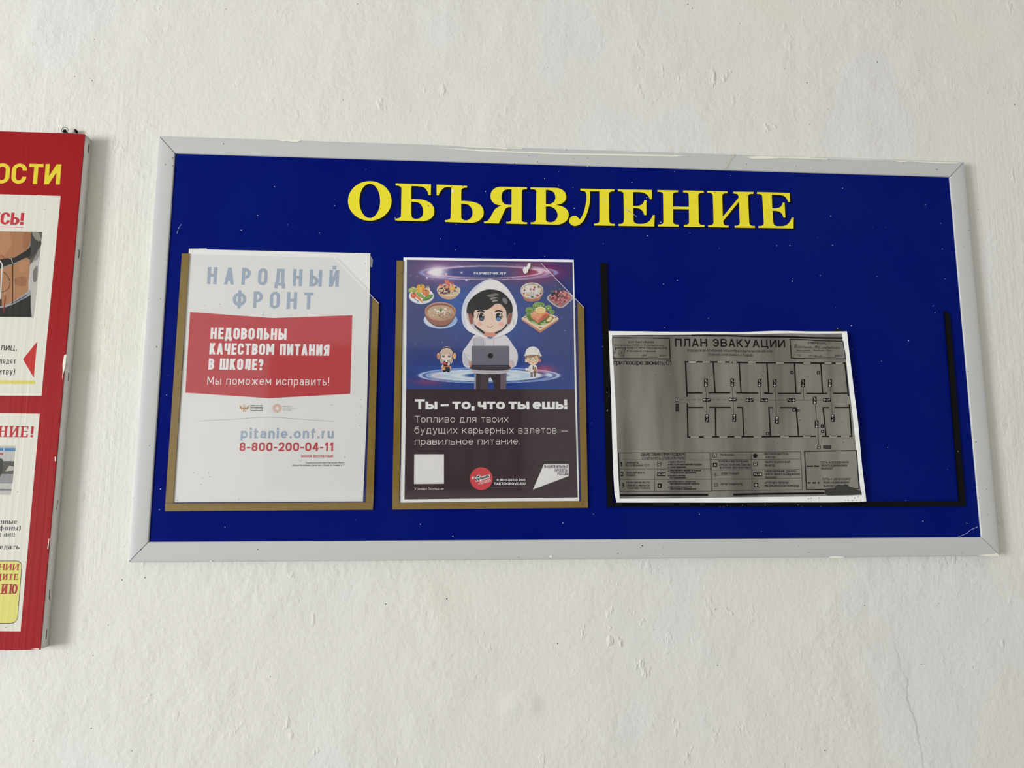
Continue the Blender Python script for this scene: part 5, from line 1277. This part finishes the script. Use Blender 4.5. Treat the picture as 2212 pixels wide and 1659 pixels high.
def _lg(F):
    ln(F, [c5(1072, 520), c5(1842, 508)], 1.9); ln(F, [c5(1080, 515), c5(1112, 1098)], 2.2); ln(F, [c5(1838, 508), c5(1885, 1078)], 2.0); ln(F, [c5(1105, 1092), c5(1390, 1086), c5(1885, 1075)], 1.9)
    ln(F, [c5(1112, 740), c5(1212, 739)], 3.0); ln(F, [c5(1225, 739), c5(1302, 739)], 3.0)
    for a, b in ((1125, 1172), (1200, 1250), (1280, 1305)): ln(F, [c5(a, 990), c5(b, 988)], 3.0)
    T = dict(col=KS, t=.16, sp=.10)
    for s, x0, x1, y in (('ПУТЬ К ОСНОВНОМУ', 1328, 1738, 700), ('ЭВАКУАЦИОННОМУ', 1332, 1715, 748), ('ВЫХОДУ', 1332, 1505, 790), ('ПУТЬ К ЗАПАСНОМУ', 1355, 1760, 950), ('ЭВАКУАЦИОННОМУ', 1362, 1745, 1000), ('ВЫХОДУ', 1366, 1535, 1052)): text(F, s, c5(x0, y), c5(x1, y), 4.6, **T)
pink(_lg, 'legend_box', label='framed legend at the lower right')
def _bl(F):
    q = [(1395, 1080), (1480, 1070), (1530, 1062), (1545, 1030), (1600, 1015), (1640, 1025), (1680, 1010), (1720, 1015), (1740, 1040), (1790, 1055), (1830, 1075), (1850, 1100), (1900, 1110), (1915, 1150), (1820, 1165), (1700, 1172), (1560, 1172), (1420, 1172), (1385, 1120)]
    F.poly([c5(*p) for p in smooth(q, True, 3)], C('3c3a35'))
pink(_bl, 'toner_smudge', label='dark toner smudge in the corner', d=PD + .00012)
rs = random.Random(9)
for x, y in ((1690, 1250), (1728, 1252), (1722, 1200), (1780, 1205), (1785, 1255), (1805, 1245), (1822, 1215), (1845, 1255), (1870, 1195), (1905, 1258), (1135, 1230), (1175, 1220), (1300, 1220)):
    q = [(x + rs.uniform(-9, 0), y + rs.uniform(-9, 9)), (x + rs.uniform(0, 9), y + rs.uniform(0, 12)), (x + 8, y - 12)]
    pink(lambda F: F.poly([c5(*p) for p in q], K), 'insect_speck', label='black speck on the lower right border', d=PLN + .0001)
tag(slab('adhesive_tape', [c3(1650, 158), c3(1700, 158), c3(1835, 185), c3(1838, 205), c3(1842, 300), c3(1812, 260), c3(1740, 215), c3(1640, 195)], PANEL + .0003, PANEL + .0006, M_bstrip),
    'black tape scrap behind the top right corner of the evacuation plan', 'tape', 'bits of tape around the papers')

# ------------------------------------------------------------------ the red information board at the left
RB = 0.016
ELOC = 0.97             # nearer the window
def vinyl(name, h, specks):
    return mat(name, h, 0.36, 0.14, specks, bump=((190, 190, 1.5), 0.35, 0.0008))
M_red = vinyl('red_vinyl', (0.345, 0.010, 0.014, 1), [(60, 0.0005, 0.10, 3.0, 0.0, (0.04, 0.005, 0.006, 1))])
M_wv = mat('white_vinyl', alb('dbd9ce', .95), 0.4, 0.15, [(70, 0.00045, 0.10, 4.0, 0.0, (0.06, 0.06, 0.05, 1))], bump=((190, 190, 1.5), 0.5, 0.0009))
M_side = mat('grey_vinyl', alb('d0cfcb'), 0.5, 0.3, FLY[:1], bump=((60, 60, 40), 0.25, 0.001))
M_vink = mat('vinyl_ink', None, 0.42, 0.14, attr=True, bump=((190, 190, 1.5), 0.4, 0.0008))
rx = (at(185, 289, RB)[0] + at(83.5, 1402, RB)[0]) / 2
rz1, rz0 = at(130, 287.5, RB)[1], at(60, 1404.2, RB)[1]
rx0 = -1.02
info = empty('information_board', (0.5 * (rx + rx0), 0, rz0), 'red information board with white panels and grey stapled edge, cut off by the left edge', 'information board')
face = box('face_panel', rx0, rx, -RB, -RB + .0022, rz0, rz1, M_red, info); face['label'] = 'red ribbed vinyl face'
def wrap(name):
    n = 60; v = []
    rs = random.Random(5)
    for i in range(n + 1):
        z = rz0 + .0005 + (rz1 - rz0 - .001) * i / n
        o = .00035 + .00035 * math.sin(i * .9) ** 2
        v += [(rx - .004, -RB + .0021, z), (rx + .0001, -RB + .0018, z), (rx + o, -RB * .55, z), (rx + o * 1.3, -.0012 - .0008 * math.sin(i * .37), z), (rx - .004, -.0008, z)]
    f = [(5 * i + k, 5 * i + k + 5, 5 * i + k + 6, 5 * i + k + 1) for i in range(n) for k in range(4)]
    f = [tuple(reversed(q)) for q in f]
    f += [(0, 1, 2, 3, 4), (5 * n + 4, 5 * n + 3, 5 * n + 2, 5 * n + 1, 5 * n)]
    f += [(5 * i, 5 * i + 4, 5 * i + 9, 5 * i + 5) for i in range(n)]
    return mesh_obj(name, v, f, M_side, info, True)
sidew = wrap('side_edge'); sidew['label'] = 'pale grey folded side edge'
tag(box('stretcher_bar', rx0, rx - .0045, -RB + .0023, 0.0, rz0 + .001, rz1 - .001, M_side, info), 'frame behind the vinyl')
M_steel = mat('dark_steel', (0.12, 0.12, 0.13, 1), 0.4, 0.5, metal=0.6)
for (ya, yb, k) in ((310, 329, .62), (540, 558, .55), (805, 824, .55), (1080, 1101, .5), (1273, 1294, .5), (1358, 1380, .55)):
    za, zb = at(150, ya, .006)[1], at(150, yb, .006)[1]
    yy = -RB * (1 - k)
    s = box('staple', rx + .0004, rx + .0011, yy - .0003, yy + .0003, zb, za, M_steel, sidew)
A1, A2, A3, A4, A5 = crop(0, 260, 6.912), crop(0, 440, 5.925), crop(0, 700, 8.295), crop(0, 880, 6.38), crop(0, 1100, 5.184)
RP = RB + .00006
def vink(fn, name, parent, d=RP, m=None, label=None):
    F = Flat(d); fn(F); o = F.build(name, m or M_vink, parent)
    if label: o['label'] = label
    return o
pa = vink(lambda F: F.poly([(-160, 415), (131, 423.3), (89.5, 855), (-160, 854)]), 'white_panel', info, RP, M_wv, 'upper white panel')
pb = vink(lambda F: F.poly([(-160, 891), (85.8, 893.8), (44.4, 1363.7), (-160, 1362)]), 'white_panel', info, RP, M_wv, 'lower white panel')
vink(lambda F: text(F, 'ОСТИ', A1(-98, 940), A1(893, 957), 48.0, t=.19, sp=.09, rnd=0, col=C('e3cf3a'), th=.165), 'heading_text', info, RP, None, 'big yellow heading letters')
R2 = RP + .00005
RDT = C('c03a44')
def _es(F):
    text(F, 'ЕСЬ!', A1(-136, 1549), A1(345, 1562), 28.6, t=.235, sp=.06, rnd=0, col=RDT, th=.16)
    F.line([A1(-200, 1586), A1(347, 1597)], 1.3, RDT)
vink(_es, 'underlined_text', pa, R2, None, 'red underlined word')
def _tx(F):
    text(F, 'лиц,', A3(8, 470), A3(295, 474), 14.8, t=.105, sp=.16, xh=.76, rnd=0, col=C('2d2c2c'))
    text(F, 'глядят', A3(-75, 707), A3(280, 712), 12.6, t=.12, sp=.16, xh=.76, rnd=0, col=C('2d2c2c'))
    text(F, 'битву)', A3(-105, 902), A3(262, 907), 13.4, t=.105, sp=.16, xh=.76, rnd=0, col=C('2d2c2c'))
vink(_tx, 'body_text', pa, R2)
vink(lambda F: F.poly([A3(665, 312), A3(412, 630), A3(605, 960)], C('bf3431')), 'triangle_mark', pa, R2, None, 'red triangle pointing left')
vink(lambda F: F.poly([A3(-600, 1000), A3(635, 1015), A3(632, 1078), A3(-600, 1064)], C('d5cd6a')), 'yellow_bar', pa, R2)
def q2(F, pts, h, lay=0, sm=True, cv=A2): F.poly([cv(*p) for p in (smooth(pts) if sm else pts)], C(h), lay)
def _ph1(F):
    q2(F, [(-500, 342), (540, 362), (430, 1452), (-560, 1446)], '8f8b86', 0, False)
    q2(F, [(400, 362), (540, 362), (528, 470), (470, 640), (390, 780), (380, 700), (330, 660), (390, 520)], '5b5851', 1, False)
    q2(F, [(410, 366), (470, 362), (500, 380), (525, 470), (470, 470), (430, 420)], '8a8578', 2)
    q2(F, [(405, 366), (430, 430), (465, 480), (522, 478), (520, 540), (440, 650), (380, 710), (330, 680), (385, 560), (400, 470)], '46443f', 2)
    q2(F, [(385, 790), (470, 720), (500, 700), (478, 1000), (430, 1440), (395, 1400), (360, 1100), (362, 960)], 'b9b4b0', 1)
    q2(F, [(430, 850), (480, 800), (470, 980), (430, 1000), (420, 920)], '77736f', 2)
    q2(F, [(-500, 342), (400, 360), (395, 480), (340, 610), (200, 690), (60, 740), (-80, 760), (-520, 760)], 'a47556', 2, False)
    q2(F, [(-500, 352), (130, 360), (150, 540), (60, 660), (-80, 690), (-500, 690)], 'b08160', 3, False)
    q2(F, [(300, 380), (395, 380), (385, 480), (330, 590), (290, 560)], '98694c', 3)
    q2(F, [(-60, 860), (60, 820), (200, 770), (350, 690), (382, 740), (375, 900), (362, 990), (362, 1110), (300, 1180), (160, 1260), (30, 1310), (-520, 1310)], 'a87a5a', 2, False)
    q2(F, [(180, 960), (300, 930), (340, 980), (320, 1050), (210, 1040)], '96694c', 3)
    q2(F, [(240, 780), (350, 720), (360, 830), (280, 880)], 'b0805e', 3)
    q2(F, [(-60, 740), (70, 700), (180, 690), (330, 600), (392, 560), (385, 660), (330, 690), (180, 760), (60, 800), (-60, 860)], '2f2d2a', 4)
    q2(F, [(30, 1310), (160, 1260), (300, 1165), (372, 1105), (388, 1120), (385, 1180), (300, 1220), (170, 1285), (60, 1330)], '9b9a9c', 4)
    q2(F, [(120, 1290), (260, 1210), (340, 1160), (330, 1185), (230, 1245)], '4d5a70', 5)
    q2(F, [(-560, 1360), (50, 1335), (190, 1280), (392, 1170), (390, 1320), (405, 1452), (-560, 1446)], '2e2d29', 5, False)
    F.line([A2(-40, 640), A2(20, 660), A2(60, 700), A2(60, 730)], 1.0, C('a02a38'), 6)
    F.line([A2(*p) for p in smooth([(110, 705), (140, 690), (160, 720), (163, 780), (162, 1280)], False)], 1.3, C('24221f'), 6)
    F.line([A2(*p) for p in smooth([(40, 870), (90, 920), (128, 1000), (110, 1080), (40, 1130), (-20, 1120)], False)], 1.0, C('2e2a26'), 6)
    F.line([A2(0, 730), A2(28, 780), A2(22, 900), A2(5, 1220)], 2.4, C('d8d4cf'), 6); F.line([A2(118, 700), A2(145, 700), A2(162, 765)], 1.2, C('cfcac4'), 7)
    F.line([A2(62, 1175), A2(65, 1220), A2(45, 1390)], 2.2, C('8d2a2e'), 6); F.line([A2(10, 1220), A2(10, 1310)], 3, C('2c2a28'), 6)
vink(_ph1, 'printed_photo', pa, R2, None, 'printed photo of a bare torso with belt and wires')
def _se(F):
    text(F, 'НИЕ!', A4(-22, 408), A4(452, 412), 25.0, t=.20, sp=.26, rnd=0, col=C('b23840'), serif=True)
vink(_se, 'heading_text', pb, R2, None, 'red serif heading')
def _ph2(F):
    q = lambda p, h, l=0: F.poly([A4(*a) for a in p], C(h), l)
    q([(-300, 525), (214, 532), (150, 1206), (-340, 1200)], 'b9b7b3'); q([(-300, 556), (213, 561), (210, 602), (-300, 596)], '4d7fb0', 1); q([(48, 556), (60, 556), (60, 600), (48, 600)], 'c9cbc9', 2)
    q([(-300, 622), (45, 625), (42, 654), (-300, 650)], 'b0655c', 1); q([(-300, 735), (197, 742), (184, 922), (-300, 915)], '55544e', 1)
    q([(75, 880), (130, 800), (190, 815), (186, 870)], 'b5afa8', 2); q([(-300, 920), (184, 925), (170, 1050), (-300, 1045)], '908d90', 1); q([(-300, 1120), (158, 1128), (156, 1150), (-300, 1150)], '6d6a70', 2)
    q([(0, 700), (40, 720), (30, 900), (0, 960)], '3d3d38', 2)
vink(_ph2, 'printed_photo', pb, R2, None, 'printed street photo with a blue bar')
def _tb2(F):
    for s, x0, x1, y, H in (('онные', -38, 187, 164, 9.6), ('(фоны)', -40, 228, 236, 10.2), ('х лиц', -25, 165, 306, 9.8), ('едать', -5, 215, 446, 9.8)):
        text(F, s, A5(x0, y), A5(x1, y + 1), H, t=.19, sp=.23, xh=.76, rnd=1, col=C('3a3b40'), serif=True, th=.12)
vink(_tb2, 'body_text', pb, R2)
def rr(x0, x1t, x1b, y0, y1, r):
    a = [(x0, y0)] + [(x1t - r + r * math.sin(t), y0 + r - r * math.cos(t)) for t in np.linspace(0, math.pi / 2, 9)]
    r2 = r * 1.3
    return a + [(x1b - r2 + r2 * math.cos(t), y1 - r2 + r2 * math.sin(t)) for t in np.linspace(0, math.pi / 2, 9)] + [(x0, y1)]
yb_ = vink(lambda F: (F.poly([A5(*p) for p in rr(-300, 247, 201, 576, 1282, 62)], C('3a4256')), F.poly([A5(*p) for p in rr(-306, 240, 195, 583, 1275, 56)], C('ddd67d'), 1)), 'yellow_box', pb, R2, None, 'yellow rounded box with dark outline')
def _yt(F):
    for s, x0, x1, y, H in (('НИИ', -15, 203, 683, 13.2), ('ЦИТЕ', -40, 194, 792, 13.2), ('ЦИЮ', -80, 188, 948, 21.0)):
        text(F, s, A5(x0, y - 2), A5(x1, y), H, t=.19, sp=.25, rnd=1, col=C('a83a40'), serif=True)
vink(_yt, 'box_text', yb_, R2 + .0001)
# chipped white paint along the fold
def chip(px):
    F = Flat(RP + .0002); F.poly(px); F.build('paint_smear', M_cream, info)
B2 = crop(0, 640, 4.1475)
chip([B2(*p) for p in [(574, 530), (594, 518), (588, 600), (580, 650), (566, 700), (556, 750), (562, 660), (560, 610)]])
chip([B2(*p) for p in [(490, 1440), (500, 1436), (502, 1475), (492, 1480)]])
chip([A5(*p) for p in [(345, 1568), (400, 1560), (438, 1562), (436, 1572)]])
chip([A5(*p) for p in [(545, 330), (552, 330), (540, 450), (530, 440)]])

# screw and plug holding the red board up
def tube(name, pts, r, m, parent=None, n=12, caps=True):
    v, f = [], []
    for i, p in enumerate(pts):
        p = Vector(p); a = Vector(pts[max(i - 1, 0)]); b = Vector(pts[min(i + 1, len(pts) - 1)])
        t = (b - a).normalized(); s = t.cross(Vector((0, 0, 1)) if abs(t.z) < .9 else Vector((1, 0, 0))).normalized(); u = t.cross(s)
        rr_ = r[i] if isinstance(r, (list, tuple)) else r
        v += [tuple(p + s * rr_ * math.cos(2 * math.pi * k / n) + u * rr_ * math.sin(2 * math.pi * k / n)) for k in range(n)]
    for i in range(len(pts) - 1):
        f += [(i * n + k, i * n + (k + 1) % n, (i + 1) * n + (k + 1) % n, (i + 1) * n + k) for k in range(n)]
    if caps: f += [tuple(reversed(range(n))), tuple((len(pts) - 1) * n + k for k in range(n))]
    return mesh_obj(name, v, f, m, parent, True)
hk = at(140, 281, .005)
hook = empty('wall_hook', (hk[0], 0.0, hk[1]), 'small painted wall hook with black screw head above the red board', 'hook')
M_dull = mat('painted_metal', alb('b8b7b0'), 0.5)
ringp = [(hk[0] + .0037 * math.cos(a), -.0048, hk[1] + .0037 * math.sin(a)) for a in np.linspace(0, 2 * math.pi, 25)]
tube('ring', ringp, .0004, mat('dark_wire', alb('5a5a58'), 0.4), hook, 6)
tube('screw_head', [(hk[0] - .0006, -.0002, hk[1] - .0012), (hk[0] - .0006, -.0030, hk[1] - .0012), (hk[0] - .0006, -.0042, hk[1] - .0012), (hk[0] - .0006, -.0046, hk[1] - .0012)], [.0016, .0020, .0026, .0014], M_blk, hook)
tube('plug', [(hk[0] + .0035, -.0035, hk[1] - .0014), (hk[0] + .0095, -.0042, hk[1] - .0006), (hk[0] + .0118, -.0046, hk[1] - .0006)], [.0016, .0019, .0019], M_dull, hook)
tube('plug_cap', [(hk[0] + .0112, -.0040, hk[1] + .0006), (hk[0] + .0132, -.0044, hk[1] - .0010), (hk[0] + .0140, -.0044, hk[1] - .0030)], [.0018, .0017, .0009], M_blk, hook)

# ------------------------------------------------------------------ portrait board on the opposite wall, seen only as a faint reflection
def opposite(px, py):
    x, z = at(px, py, .012)
    k = (4.0 - EYE.y * -1 + 2 * -EYE.y) / 0.84
    return (x * k, EYE.z + (z - EYE.z) * k)
bx0, bz1 = opposite(588, 752); bx1, bz0 = opposite(1126, 1060)
M_dboard = mat('dark_board', (0.035, 0.028, 0.03, 1), 0.5); M_port = mat('pale_portrait', (0.20, 0.18, 0.16, 1), 0.5)
pbd = slab_xz('portrait_board', [(bx0, bz0), (bx1, bz0), (bx1, bz1), (bx0, bz1)], 3.970, 3.996, M_dboard)
tag(pbd, 'dark board with two rows of portraits, faintly reflected in the middle pocket', 'portrait board')
for ry0, ry1, hw in ((858, 890, 15), (965, 1018, 17)):
    for pxx in (800, 860, 925, 988, 1037, 1086):
        q0 = opposite(pxx - hw, ry1); q1 = opposite(pxx + hw, ry0)
        slab_xz('portrait', [(q0[0], q0[1]), (q1[0], q0[1]), (q1[0], q1[1]), (q0[0], q1[1])], 3.962, 3.9695, M_port, pbd)
